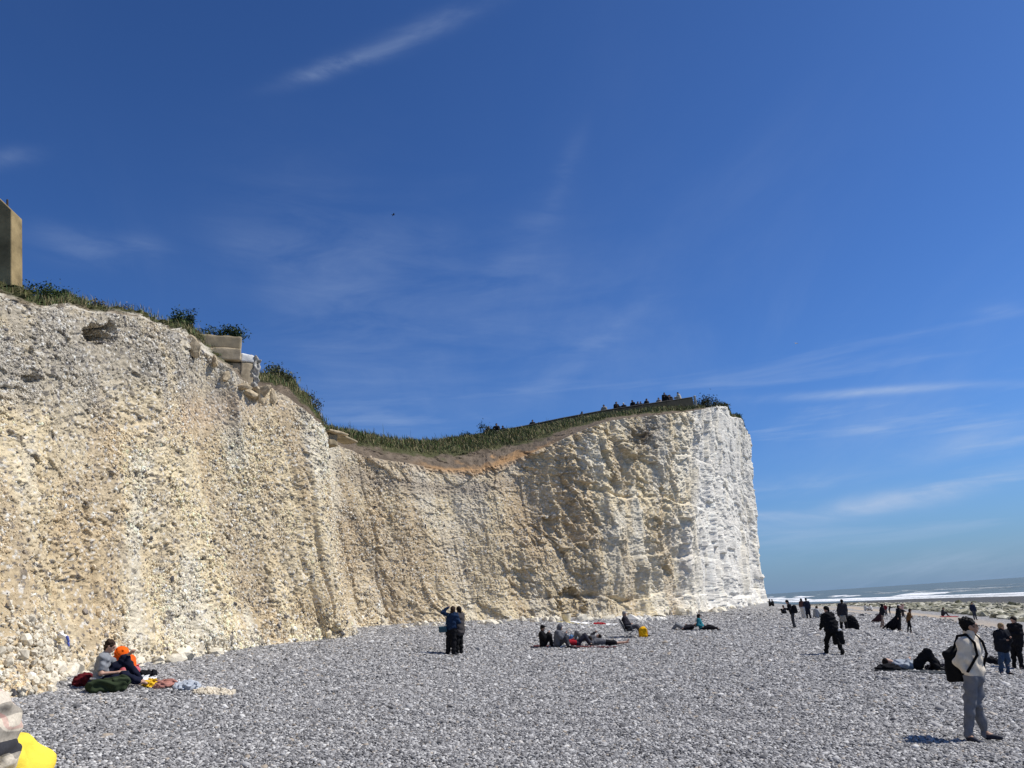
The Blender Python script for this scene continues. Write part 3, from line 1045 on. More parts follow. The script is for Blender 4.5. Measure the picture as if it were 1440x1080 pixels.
def sdf_mesh(prims, vox, k=0.03, fold=0.0, fold_s=0.16, seed=0):
    """surface nets over a smooth union of tapered capsules ('c'), ellipsoids ('e'), boxes ('b'); 'x*' subtract; 'p' keeps one side of a plane"""
    lo, hi = np.full(3, 1e9), np.full(3, -1e9)
    for p in prims:
        if p[0] == 'c':
            a, b, ra, rb = p[1:5]
            lo = np.minimum(lo, np.minimum(a - ra, b - rb))
            hi = np.maximum(hi, np.maximum(a + ra, b + rb))
        elif p[0] in 'eb':
            rr = np.asarray(p[2]) if p[0] == 'e' else np.full(3, np.linalg.norm(p[2]) + p[3])
            if p[0] == 'e':
                rr = np.full(3, max(p[2])) if len(p) > 3 else rr
            lo = np.minimum(lo, p[1] - rr)
            hi = np.maximum(hi, p[1] + rr)
    pad = 2.2 * vox + fold + k * .3
    lo = lo - pad
    n = np.ceil((hi + pad - lo) / vox).astype(int) + 1
    ax = [(lo[i] + vox * np.arange(n[i])).astype(np.float32) for i in range(3)]
    D = np.full(n, 0.5, np.float32)
    for p in prims:
        kind = p[0]
        neg = kind[0] == 'x'
        kd = kind[-1]
        if kd == 'c':
            a, b, ra, rb = p[1:5]
            bl, bh = np.minimum(a - ra, b - rb), np.maximum(a + ra, b + rb)
        elif kd == 'e':
            m_ = np.full(3, max(p[2]))
            bl, bh = p[1] - m_, p[1] + m_
        elif kd == 'b':
            m_ = np.full(3, np.linalg.norm(p[2]) + p[3])
            bl, bh = p[1] - m_, p[1] + m_
        else:
            q, nn = p[1], nrmv(p[2])
            pl = ((ax[0] - q[0]) * nn[0])[:, None, None] + ((ax[1] - q[1]) * nn[1])[None, :, None] + ((ax[2] - q[2]) * nn[2])[None, None, :]
            D = np.maximum(D, pl)
            continue
        mg = k + 3 * vox
        i0 = np.clip(np.floor((bl - mg - lo) / vox).astype(int), 0, n - 1)
        i1 = np.clip(np.ceil((bh + mg - lo) / vox).astype(int) + 1, 1, n)
        sl = tuple(slice(i0[i], i1[i]) for i in range(3))
        x = ax[0][sl[0]][:, None, None]
        y = ax[1][sl[1]][None, :, None]
        z = ax[2][sl[2]][None, None, :]
        if kd == 'c':
            ab = b - a
            L2 = max(float(ab @ ab), 1e-9)
            t = np.clip(((x - a[0]) * ab[0] + (y - a[1]) * ab[1] + (z - a[2]) * ab[2]) / L2, 0, 1)
            d = np.sqrt((x - a[0] - t * ab[0]) ** 2 + (y - a[1] - t * ab[1]) ** 2 + (z - a[2] - t * ab[2]) ** 2) - (ra + (rb - ra) * t)
        else:
            c, rr = p[1], p[2]
            X, Y, Zq = x - c[0], y - c[1], z - c[2]
            M = p[4] if kd == 'b' and len(p) > 4 else (p[3] if kd == 'e' and len(p) > 3 else None)
            if M is not None:
                X, Y, Zq = (M[0][0] * X + M[0][1] * Y + M[0][2] * Zq, M[1][0] * X + M[1][1] * Y + M[1][2] * Zq, M[2][0] * X + M[2][1] * Y + M[2][2] * Zq)
            if kd == 'e':
                q = np.sqrt((X / rr[0]) ** 2 + (Y / rr[1]) ** 2 + (Zq / rr[2]) ** 2)
                q2 = np.sqrt((X / rr[0] ** 2) ** 2 + (Y / rr[1] ** 2) ** 2 + (Zq / rr[2] ** 2) ** 2)
                d = q * (q - 1) / np.maximum(q2, 1e-6)
            else:
                qx, qy, qz = np.abs(X) - rr[0], np.abs(Y) - rr[1], np.abs(Zq) - rr[2]
                d = np.sqrt(np.maximum(qx, 0) ** 2 + np.maximum(qy, 0) ** 2 + np.maximum(qz, 0) ** 2) + np.minimum(np.maximum(qx, np.maximum(qy, qz)), 0) - p[3]
        cur = D[sl]
        if neg:
            D[sl] = np.maximum(cur, -d)
        elif k > 0:
            h = np.clip(.5 + .5 * (cur - d) / k, 0, 1)
            D[sl] = cur * (1 - h) + d * h - k * h * (1 - h)
        else:
            D[sl] = np.minimum(cur, d)
    if fold:
        rs = np.random.RandomState(seed + 5)
        X, Y, Zq = ax[0][:, None, None], ax[1][None, :, None], ax[2][None, None, :]
        acc = 0
        for i in range(5):
            w_ = rs.randn(3)
            w_[2] *= 1.5
            w_ = w_ / np.linalg.norm(w_) * (6.28 / fold_s) * (.7 + .9 * rs.rand())
            acc = acc + np.sin(X * w_[0] + Y * w_[1] + Zq * w_[2] + rs.rand() * 6.28 + 1.2 * np.sin(X * w_[2] * .4 + Zq * w_[0] * .5))
        D = D + np.float32(fold / 2.2) * acc
    D[0], D[-1], D[:, 0], D[:, -1], D[:, :, 0], D[:, :, -1] = (.1,) * 6
    ins = D < 0
    nx, ny, nz = n
    c8 = [(i, j, kk) for i in (0, 1) for j in (0, 1) for kk in (0, 1)]
    cnt = sum(ins[i:nx - 1 + i, j:ny - 1 + j, kk:nz - 1 + kk].astype(np.int8) for i, j, kk in c8)
    cells = np.argwhere((cnt > 0) & (cnt < 8))
    idx = np.full((nx - 1, ny - 1, nz - 1), -1, np.int64)
    idx[tuple(cells.T)] = np.arange(len(cells))
    acc = np.zeros((len(cells), 3))
    num = np.zeros(len(cells))
    for u in c8:
        for a_ in range(3):
            if u[a_] == 0:
                w2 = list(u)
                w2[a_] = 1
                d0 = D[tuple((cells + u).T)]
                d1 = D[tuple((cells + w2).T)]
                m = (d0 < 0) != (d1 < 0)
                t = np.where(m, d0 / np.where(m, d0 - d1, 1), 0)
                pt = np.tile(np.array(u, float), (len(cells), 1))
                pt[:, a_] = t
                acc += pt * m[:, None]
                num += m
    V = lo + vox * (cells + acc / np.maximum(num, 1)[:, None])
    Fs = []
    for a_ in range(3):
        b_, c2 = (a_ + 1) % 3, (a_ + 2) % 3
        s0 = [slice(None)] * 3
        s1 = [slice(None)] * 3
        s0[a_], s1[a_] = slice(0, -1), slice(1, None)
        e = ins[tuple(s0)] != ins[tuple(s1)]
        E_ = np.argwhere(e)
        if not len(E_):
            continue
        E_ = E_[(E_[:, b_] > 0) & (E_[:, c2] > 0) & (E_[:, b_] < n[b_] - 1) & (E_[:, c2] < n[c2] - 1)]
        flip = ins[tuple(E_.T)]
        o1, o2 = np.zeros(3, int), np.zeros(3, int)
        o1[b_], o2[c2] = 1, 1
        q = np.stack([idx[tuple((E_ - o1 - o2).T)], idx[tuple((E_ - o2).T)], idx[tuple(E_.T)], idx[tuple((E_ - o1).T)]], 1)
        q[~flip] = q[~flip][:, ::-1]
        Fs.append(q)
    return V, np.vstack(Fs)


def sdf_obj(name, prims, vox, mat, parent=None, loc=None, rz=None, k=.03, fold=0., fold_s=.16, seed=0, smooth=True):
    V, F = sdf_mesh(prims, vox, k, fold, fold_s, seed)
    return obj(name, mesh_np(name, V, F, (mat,), smooth), parent, loc, rz)


# ------------------------------------------------------------------ people
UPV = V3(0, 0, 1)
CLOTH = {}


def cloth(col, rough=.92, var=.18):
    key = 'cloth_%03d_%03d_%03d' % tuple(int(c * 999) for c in col)
    return plain(key, col, rough, var, 9, .35, .06, 90)


def skin(tone=0):
    return plain('skin_%d' % tone, [(.46, .27, .19), (.36, .21, .14), (.24, .13, .085)][tone], .55, .10, 12, .05, .35)


HAIRC = {'black': (.007, .006, .006), 'brown': (.035, .02, .013), 'dark': (.02, .014, .011), 'blond': (.28, .19, .10), 'grey': (.25, .24, .23)}


def stand(phi=0, H=1.75, lean=0, side=0, stride=.0, spread=.10, arms=('down', 'down'), head=(0, 0), twist=0, hphi=None, tilt=0):
    """joints of a standing figure. phi: 0 faces the camera, 90 right, 180 away, -90 left"""
    a = R(phi)
    f = V3(math.sin(a), -math.cos(a), 0)
    l = V3(math.cos(a), math.sin(a), 0)
    _tilt = math.tan(R(tilt))
    ah = R(phi if hphi is None else hphi)
    fh = V3(math.sin(ah), -math.cos(ah), 0)
    J = {'f': f, 'l': l}
    hip = UPV * .93
    J['P'] = hip + f * lean * .15
    for sd, sg in (('L', 1), ('R', -1)):
        J['h' + sd] = J['P'] + l * sg * .088 - UPV * .02
        st = stride * sg
        J['A' + sd] = l * sg * spread + f * st + UPV * .085
        J['K' + sd] = lerp(J['h' + sd], J['A' + sd], .5) + f * (.03 + .10 * abs(stride) * (1 if st > 0 else .1)) + UPV * .01
        J['T' + sd] = J['A' + sd] + f * .155 + l * sg * .035 - UPV * .055
    ch = J['P'] + UPV * .42 + f * lean + l * side
    J['C'] = ch
    J['N'] = ch + UPV * .135 + f * (lean * .35) + l * side * .3
    tw = R(twist)
    lt = l * math.cos(tw) + f * math.sin(tw)
    J['SL'], J['SR'] = ch + lt * .175 + UPV * .07 + f * lean * .2, ch - lt * .175 + UPV * .07 + f * lean * .2
    J['H'] = J['N'] + UPV * (.155 - .03 * abs(head[0])) + f * (.02 + .11 * head[0]) + l * .08 * head[1]
    J['fh'] = nrmv(fh - UPV * .75 * head[0])
    J['lh'] = np.cross(UPV, fh)
    for sd, sg, kd in (('L', 1, arms[0]), ('R', -1, arms[1])):
        S = J['S' + sd]
        o = l * sg
        pos = {'down': (o * .07 - UPV * .28 - f * .02, o * .08 - UPV * .52 + f * .06),
               'swing': (o * .06 - UPV * .27 + f * .10, o * .05 - UPV * .46 + f * .27),
               'back': (o * .07 - UPV * .27 - f * .10, o * .05 - UPV * .52 - f * .14),
               'pocket': (o * .075 - UPV * .275 - f * .055, o * .005 - UPV * .49 + f * .08),
               'phone': (o * .06 - UPV * .27 + f * .05, -o * .07 - UPV * .17 + f * .30),
               'eyes': (o * .13 - UPV * .12 + f * .16, -o * .08 + UPV * .17 + f * .17),
               'cross': (o * .08 - UPV * .26 + f * .05, -o * .16 - UPV * .24 + f * .20),
               'up': (o * .17 + UPV * .14 + f * .03, o * .02 + UPV * .27 - f * .0),
               'out': (o * .24 - UPV * .08 + f * .05, o * .46 - UPV * .14 + f * .12),
               'front': (o * .05 - UPV * .22 + f * .14, o * .02 - UPV * .22 + f * .40),
               'hips': (o * .17 - UPV * .23 - f * .05, o * .04 - UPV * .43 + f * .05),
               'bag': (o * .05 - UPV * .28 + f * .02, o * .05 - UPV * .54 + f * .02)}[kd] if isinstance(kd, str) else kd
        J['E' + sd], J['W' + sd] = S + pos[0], S + pos[1]
    for q in list(J):
        if q not in ('f', 'l', 'fh', 'lh'):
            J[q] = J[q] * (H / 1.75)
            if tilt:
                J[q] = J[q] + V3(max(J[q][2] - .1, 0) * _tilt, 0, 0)      # braced against the sea wind
    J['s'] = H / 1.75
    return J


def sit(phi=90, lean=-.12, knees=(.42, .45), feet=(.62, .66), kz=(.46, .40), arms=None, head=(.2, 0), H=1.75, hphi=None):
    """sitting on the ground; knees/feet: forward distance, kz: knee height"""
    J = stand(phi, 1.75, head=head, hphi=hphi)
    f, l = J['f'], J['l']
    J['P'] = UPV * .12
    for i, (sd, sg) in enumerate((('L', 1), ('R', -1))):
        J['h' + sd] = J['P'] + l * sg * .09
        J['K' + sd] = f * knees[i] + l * sg * .13 + UPV * kz[i]
        J['A' + sd] = f * feet[i] + l * sg * .12 + UPV * .085
        J['T' + sd] = J['A' + sd] + f * .15 - UPV * .045 + l * sg * .02
    ch = J['P'] + UPV * .42 + f * lean
    J['C'] = ch
    J['N'] = ch + UPV * .125 + f * (.02 + .3 * lean)
    for sd, sg in (('L', 1), ('R', -1)):
        J['S' + sd] = ch + l * sg * .175 + UPV * .06
    J['H'] = J['N'] + UPV * (.15 - .03 * head[0]) + f * (.03 + .10 * head[0])
    arms = arms or ((V3(.10, .08, -.24), V3(.36, -.02, -.20)), (V3(.10, .08, -.24), V3(.36, -.02, -.20)))
    for (sd, sg), (e, w_) in zip((('L', 1), ('R', -1)), arms):
        S = J['S' + sd]
        J['E' + sd] = S + f * e[0] + l * sg * e[1] + UPV * e[2]
        J['W' + sd] = S + f * w_[0] + l * sg * w_[1] + UPV * w_[2]
    for q in list(J):
        if q not in ('f', 'l', 'fh', 'lh', 's'):
            J[q] = J[q] * (H / 1.75)
    J['s'] = H / 1.75
    return J


def lie(ang=0, kn=(.0, .0), arms=('side', 'side'), head_up=.0, prone=False, H=1.72, splay=.10):
    """lying; ang: direction from head to feet in the local plane, kn: how far each knee is drawn up"""
    d = V3(math.cos(R(ang)), math.sin(R(ang)), 0)
    l = np.cross(UPV, -d) if not prone else np.cross(UPV, d)
    J = {'f': d, 'l': l}
    J['P'] = UPV * .12
    J['C'] = -d * .42 + UPV * (.13 + head_up * .35)
    J['N'] = -d * .55 + UPV * (.13 + head_up * .65)
    J['H'] = -d * .70 + UPV * (.13 + head_up * .95)
    J['fh'] = nrmv(UPV + d * (.2 + head_up * 1.5)) if not prone else nrmv(-d + V3(0, 0, .25))
    J['lh'] = l
    for i, (sd, sg) in enumerate((('L', 1), ('R', -1))):
        J['S' + sd] = J['C'] - d * .07 + l * sg * .175
        J['h' + sd] = J['P'] + l * sg * .09
        q = kn[i]
        if prone and q:
            J['K' + sd] = d * .44 + l * sg * .11 + UPV * .07
            J['A' + sd] = d * (.44 + .40 * (1 - q)) + l * sg * .10 + UPV * (.09 + .40 * q)
            J['T' + sd] = J['A' + sd] + UPV * .12 * q + d * (.14 - .05 * q)
        else:
            kz = .08 + .42 * q
            J['K' + sd] = d * (.44 - .12 * q) + l * sg * splay + UPV * kz
            fx = J['K' + sd] @ d + math.sqrt(max(.42 ** 2 - (kz - .09) ** 2, .01))* (1 - .25 * q)
            J['A' + sd] = d * fx + l * sg * splay + UPV * .085
            J['T' + sd] = J['A' + sd] + (d * .10 + UPV * .12 if q < .3 else d * .16 - UPV * .05)
        S = J['S' + sd]
        o = l * sg
        kd = arms[i]
        pos = {'side': (d * .27 + o * .08 - UPV * .03, d * .48 + o * .06 - UPV * .05), 'belly': (d * .22 + o * .13 - UPV * .02, d * .33 - o * .07 + UPV * .12),
               'head': (-d * .12 + o * .24, -d * .24 + o * .06 - UPV * .02), 'face': (d * .12 + o * .08 + UPV * .14, -d * .06 - o * .08 + UPV * .26),
               'chin': (-d * .14 + o * .06 - UPV * .04 * 1, -d * .28 - o * .12 + UPV * .02)}[kd] if isinstance(kd, str) else kd
        J['E' + sd], J['W' + sd] = S + pos[0], S + pos[1]
    for q in list(J):
        if q not in ('f', 'l', 'fh', 'lh'):
            J[q] = J[q] * (H / 1.75)
    J['s'] = H / 1.75
    return J


def fingers(J, sd, s, fine):
    W, E = J['W' + sd], J['E' + sd]
    d = nrmv(J.get('hd' + sd, W - E))
    o = np.cross(d, UPV)
    o = nrmv(o) if np.linalg.norm(o) > .2 else J['f']
    b = np.cross(o, d)
    L = [('c', W, W + d * .085 * s, .030 * s, .033 * s)]
    if fine:
        for i, ln in enumerate((.062, .074, .068, .052)):
            r0 = W + d * .085 * s + o * (i - 1.5) * .021 * s
            m = r0 + d * ln * .55 * s + b * .006 * s
            L += [('c', r0, m, .0105 * s, .0095 * s), ('c', m, m + (d * .5 - b * .25) * ln * s, .0095 * s, .008 * s)]
        th = W + d * .03 * s + o * -.03 * s
        L += [('c', th, th + (d * .6 - o * .6) * .05 * s, .013 * s, .011 * s), ('c', th + (d * .6 - o * .6) * .05 * s, th + (d * .95 - o * .65) * .075 * s, .011 * s, .009 * s)]
    return L


def person(label, loc, J, rz=0, top=None, bottom=None, shoes=(.015, .015, .017), hair='black', long_hair=0, cap=None, skin_t=0, vox=.022, group=None, fine=False, hood=None,
           skirt=None, fold=.006, fat=0., hat=None, bare=False, sleeves='long', hem=.0, tl=.02, bl=.02, collar=0, seed=0, tie=None):
    s = J['s']
    g = lambda n: J[n]
    lift = J.get('lift', 0)
    fh, lh = J['fh'], J['lh']
    hu = nrmv(np.cross(fh, np.cross(UPV if abs(fh @ UPV) < .8 else J['N'] - J['P'], fh)))
    if abs(fh @ UPV) >= .8:
        hu = nrmv((J['H'] - J['N']) - fh * ((J['H'] - J['N']) @ fh))
    B = []
    c = lambda a, b, ra, rb: B.append(('c', np.asarray(a, float), np.asarray(b, float), ra * s, rb * s))
    c(g('SL'), g('SR'), .05, .05)
    c(g('hL'), g('hR'), .085, .085)
    for sd in 'LR':
        c(lerp(g('S' + sd), g('C'), .45) - UPV * 0, lerp(g('h' + sd), g('P'), .1), .082, .082)
    c(g('C'), g('P'), .10, .10)
    c(g('N') - (g('H') - g('N')) * .3, g('H'), .054, .05)
    H = g('H')
    B.append(('e', H + hu * .022 * s - fh * .008 * s, np.array([.079, .098, .100]) * s, np.stack([lh, fh, hu])))
    c(H - hu * .02 + fh * .015, H - hu * .075 * s + fh * .045 * s, .066, .040)
    if fine:
        c(H + fh * .088 * s + hu * .005 * s, H + fh * .108 * s - hu * .028 * s, .009, .013)
        c(H + fh * .085 * s - hu * .062 * s + lh * .018 * s, H + fh * .085 * s - hu * .062 * s - lh * .018 * s, .010, .010)
        for sg in (1, -1):
            c(H + lh * sg * .080 * s + hu * .012 * s - fh * .01 * s, H + lh * sg * .077 * s - hu * .025 * s, .014, .010)
            c(H + fh * .078 * s + lh * sg * .035 * s + hu * .03 * s, H + fh * .083 * s + lh * sg * .012 * s + hu * .028 * s, .011, .011)
    for sd in 'LR':
        c(g('S' + sd), g('E' + sd), .046, .036)
        c(g('E' + sd), g('W' + sd), .037, .025)
        B += fingers(J, sd, s, fine)
        c(g('h' + sd), g('K' + sd), .078, .050)
        c(g('K' + sd), g('A' + sd), .050, .034)
        c(g('A' + sd) - UPV * .0, g('A' + sd) + (g('T' + sd) - g('A' + sd)) * .3 - UPV * .035 * s * (1 if not J.get('nofoot') else 0), .038, .034)
        c(g('A' + sd) + (g('T' + sd) - g('A' + sd)) * .2, g('T' + sd), .036, .024)
        if bare and fine:
            tv = nrmv(g('T' + sd) - g('A' + sd))
            ov = nrmv(np.cross(tv, UPV))
            for q in range(5):
                t0 = g('T' + sd) + ov * (q - 2) * .014
                c(t0, t0 + tv * (.03 - .002 * abs(q - 1)), .009, .008)
    root = sdf_obj('person', B, vox, skin(skin_t), None, loc, rz, k=.035 * s)
    tag(root, label, 'person', group)
    part = lambda nm, pr, mat, k=.04, fo=fold, v=vox, fs=.16: sdf_obj(nm, pr, v, mat, root, k=k, fold=fo if v < .03 else 0, fold_s=fs, seed=seed)
    if top:
        T = []
        c = lambda a, b, ra, rb: T.append(('c', np.asarray(a, float), np.asarray(b, float), ra * s, rb * s))
        t = tl
        c(g('SL'), g('SR'), .062 + t * .5, .062 + t * .5)
        down = nrmv(g('P') - g('C'))
        for sd in 'LR':
            c(lerp(g('S' + sd), g('C'), .4), lerp(g('h' + sd), g('P'), .05) + down * (hem - .075), .092 + t + fat * .4, .096 + t + fat)
        c(g('C'), g('P') + down * (hem - .075), .115 + t + fat * .5, .112 + t + fat)
        c(g('N') - (g('H') - g('N')) * .2, lerp(g('N'), g('H'), .18 + .35 * collar), .062 + .012 * collar, .058 + .012 * collar)
        for sd in 'LR':
            if sleeves == 'long':
                c(g('S' + sd), g('E' + sd), .060 + t * .6, .052 + t * .6)
                c(g('E' + sd), lerp(g('E' + sd), g('W' + sd), .96), .052 + t * .6, .038 + t * .5)
            elif sleeves == 'short':
                c(g('S' + sd), lerp(g('S' + sd), g('E' + sd), .62), .062 + t * .5, .062 + t * .5)
        part(top[1] if len(top) > 1 else 'top', T, cloth(top[0]))
    if bottom:
        L = []
        c = lambda a, b, ra, rb: L.append(('c', np.asarray(a, float), np.asarray(b, float), ra * s, rb * s))
        kind = bottom[1] if len(bottom) > 1 else 'trousers'
        c(g('hL'), g('hR'), .100 + bl * .5 + fat * .6, .100 + bl * .5 + fat * .6)
        c(g('P'), lerp(g('P'), g('C'), .2), .11 + bl * .3 + fat * .6, .105 + fat * .6)
        for sd in 'LR':
            if kind == 'shorts':
                c(g('h' + sd), lerp(g('h' + sd), g('K' + sd), .8), .095 + bl, .075 + bl)
            else:
                c(g('h' + sd), g('K' + sd), .092 + bl, .062 + bl)
                c(g('K' + sd), lerp(g('K' + sd), g('A' + sd), .97), .062 + bl, .046 + bl)
        part(kind, L, cloth(bottom[0]))
    if skirt:
        colr, hz, rad, blow = skirt
        K = []
        n = 14
        base = g('P') + UPV * .06
        for i in range(n):
            a = 6.283 * i / n
            d = V3(math.cos(a), math.sin(a), 0)
            wob = 1 + .14 * math.sin(3 * a + seed)
            e = V3(g('P')[0], g('P')[1], 0) * .6 + d * rad * wob * s + V3(*blow) * (1 + .4 * math.sin(2 * a)) + UPV * hz
            K.append(('c', base + d * .06, e, .09 * s, .045 * s))
        K.append(('c', base, V3(g('P')[0], g('P')[1], hz + .1) + V3(*blow) * .8, .12 * s, rad * .8 * s))
        part('skirt', K, cloth(colr), .05)
    if shoes and not bare:
        for sd in 'LR':
            A_, T_ = g('A' + sd), g('T' + sd)
            dn = nrmv(T_ - A_)
            part('shoe', [('c', A_ - UPV * .02 * s, A_ - UPV * .042 * s + (T_ - A_) * [1, 1, 0] * .1 if not J.get('flat') else A_, .047 * s, .045 * s),
                          ('c', A_ + (T_ - A_) * .15 - UPV * .02 * s, T_ + dn * .02, .046 * s, .034 * s)], plain('shoe_%02d%02d' % (int(shoes[0] * 99), int(shoes[2] * 99)), shoes, .6, .1), .02, 0)
    hc = plain('hair_' + hair, HAIRC[hair], .7, .3, 40, .5, .12, 120)
    if not hood and not (hat and hat[1] == 'scarf'):
        hp = [('e', H + hu * .035 * s - fh * .016 * s, np.array([.092, .108, .104]) * s, np.stack([lh, fh, hu])),
              ('c', H - fh * .055 * s, H - fh * .06 * s - hu * .06 * s, .065 * s, .05 * s)]
        if long_hair:
            dn = -UPV if abs(fh @ UPV) < .8 else -hu
            hp += [('c', H - fh * .06 * s, H - fh * .075 * s + dn * long_hair, .08 * s, .05 * s),
                   ('c', H - fh * .02 * s + lh * .06 * s, H - fh * .04 * s + lh * .075 * s + dn * long_hair * .8, .04 * s, .035 * s),
                   ('c', H - fh * .02 * s - lh * .06 * s, H - fh * .04 * s - lh * .075 * s + dn * long_hair * .8, .04 * s, .035 * s)]
        if tie:
            hp += [('c', H - fh * .07 * s, H + V3(*tie) * .5, .03 * s, .035 * s), ('c', H + V3(*tie) * .5, H + V3(*tie), .035 * s, .012 * s)]
        hp += [('xe', H + fh * .105 * s - hu * .035 * s, np.array([.085, .075, .085]) * s, np.stack([lh, fh, hu]))]
        part('hair', hp, hc, .02, .006 if fine else 0, vox, .05)
    if hood:
        part('hood', [('e', H + hu * .03 * s - fh * .02 * s, np.array([.112, .125, .125]) * s, np.stack([lh, fh, hu])), ('c', H - fh * .04 * s - hu * .04 * s, g('N') - fh * .04, .095 * s, .085 * s),
                      ('xe', H + fh * .12 * s - hu * .02 * s, np.array([.075, .08, .09]) * s, np.stack([lh, fh, hu]))], cloth(hood), .03)
    if cap:
        part('cap', [('e', H + hu * .055 * s - fh * .012 * s, np.array([.098, .112, .085]) * s, np.stack([lh, fh, hu])),
                     ('e', H + hu * .055 * s + fh * .12 * s, np.array([.07, .085, .014]) * s, np.stack([lh, fh, hu])),
                     ('p', H + hu * .042 * s, -hu)], cloth(cap), .015, 0)
    if hat and hat[1] == 'brim':
        part('sun_hat', [('e', H + hu * .065 * s, np.array([.10, .112, .10]) * s, np.stack([lh, fh, hu])),
                         ('e', H + hu * .05 * s, np.array([hat[2], hat[2], .03]) * s, np.stack([lh, fh, nrmv(hu)]))], cloth(hat[0]), .04, .004)
    return root


def spot(px, py):
    """where feet at this pixel stand and the turn that squares a figure to the view"""
    p = hit(px, py)
    return p, -math.atan2(p[0], p[1])


def tall(px, ytop, ybot):
    p = hit(px, ybot)
    return (at(px, ytop, p[1])[2] - p[2])


# ------------------------------------------------------------------ fallen chalk, boulders
def rock_mesh(seed, name, mat, sub=2, squash=.7):
    import bmesh
    rs = np.random.RandomState(seed)
    bm = bmesh.new()
    bmesh.ops.create_icosphere(bm, subdivisions=sub, radius=1)
    V = np.array([v.co[:] for v in bm.verts])
    F = np.array([[v.index for v in f.verts] for f in bm.faces])
    bm.free()
    V /= np.linalg.norm(V, axis=1)[:, None]
    n = rs.randn(13, 3)
    n /= np.linalg.norm(n, axis=1)[:, None]
    d = .62 + .38 * rs.rand(13)
    r = np.min(np.where(V @ n.T > .12, d[None] / np.maximum(V @ n.T, .12), 9), axis=1)
    r = np.minimum(r, 1.25)
    r *= 1 + .05 * rs.randn(len(V))
    V = V * r[:, None] * np.array([1.15, .9, squash])
    return mesh_np(name, V, F, (mat,), False)


CHALK = plain('fallen_chalk', (.70, .64, .51), .95, .22, 3.0, .6, .12, 14)
ALGAE = bpy.data.materials.new('algae_chalk')
ALGAE.use_nodes = True
_t = NT(ALGAE.node_tree)
_tc = _t.new('ShaderNodeTexCoord')
_g = _t.new('ShaderNodeNewGeometry')
_oi = _t.new('ShaderNodeObjectInfo')
_n = _t.noise(_tc.outputs['Object'], 2.2, 4, .65)
_f = _t.math('ADD', _t.math('MULTIPLY', _n, .8), _t.math('MULTIPLY', _oi.outputs['Random'], .55))
_t.put(_t.n['Principled BSDF'].inputs['Base Color'], _t.ramp(_f, [(.25, (.075, .068, .04)), (.45, (.16, .147, .088)), (.66, (.33, .305, .21)), (.88, (.55, .52, .41))]))
_t.n['Principled BSDF'].inputs['Roughness'].default_value = .85
ROCKS = [rock_mesh(i, 'chalk_boulder', CHALK) for i in range(7)]
SHORE = [rock_mesh(20 + i, 'shore_boulder', ALGAE, 2, .55) for i in range(8)]


def boulder(px, py, r, label, group='fallen chalk boulders at the foot of the cliff', lift=.25, me=None):
    p = hit(px, py)
    o = obj('chalk_boulder', me or random.choice(ROCKS), None, p + V3(0, 0, r * lift))
    o.rotation_euler = (random.uniform(-.5, .5), random.uniform(-.5, .5), random.uniform(0, 6.28))
    o.scale = (r * random.uniform(.85, 1.3), r * random.uniform(.8, 1.1), r * random.uniform(.8, 1.15))
    tag(o, label, 'boulder', group)
    return o


_lab1 = 'cream chalk lump lying in the scree at the foot of the near left cliff'
for k in range(46):
    x = random.uniform(-20, 330)
    y = np.interp(x, [b[0] for b in BASE], [b[1] for b in BASE]) + random.uniform(-2, 5)
    boulder(x, y, random.choice([.08, .1, .13, .17, .2, .26]), _lab1, 'chalk lumps at the foot of the near left cliff')
for x, y, r in ((18, 968, .3), (48, 962, .34), (30, 975, .2), (70, 956, .3), (95, 953, .22), (8, 955, .38), (55, 940, .26), (110, 944, .2), (178, 936, .22), (255, 930, .3)):
    boulder(x, y, r, _lab1, 'chalk lumps at the foot of the near left cliff', .5)
_lab2 = 'white chalk block fallen on the shingle at the foot of the far headland'
for k in range(40):
    x = random.choice([random.uniform(800, 1060), random.uniform(930, 1040)])
    y = np.interp(x, [b[0] for b in BASE], [b[1] for b in BASE]) + random.uniform(0, 5)
    boulder(x, y, random.choice([.22, .3, .4, .5, .7]), _lab2, 'white chalk blocks at the foot of the headland')
_lab3 = 'small chalk lump on the shingle below the sunken middle of the cliff'
for k in range(34):
    x = random.uniform(500, 800)
    y = np.interp(x, [b[0] for b in BASE], [b[1] for b in BASE]) + random.uniform(-1, 4)
    boulder(x, y, random.choice([.15, .2, .26, .34]), _lab3, 'chalk lumps below the middle of the cliff')


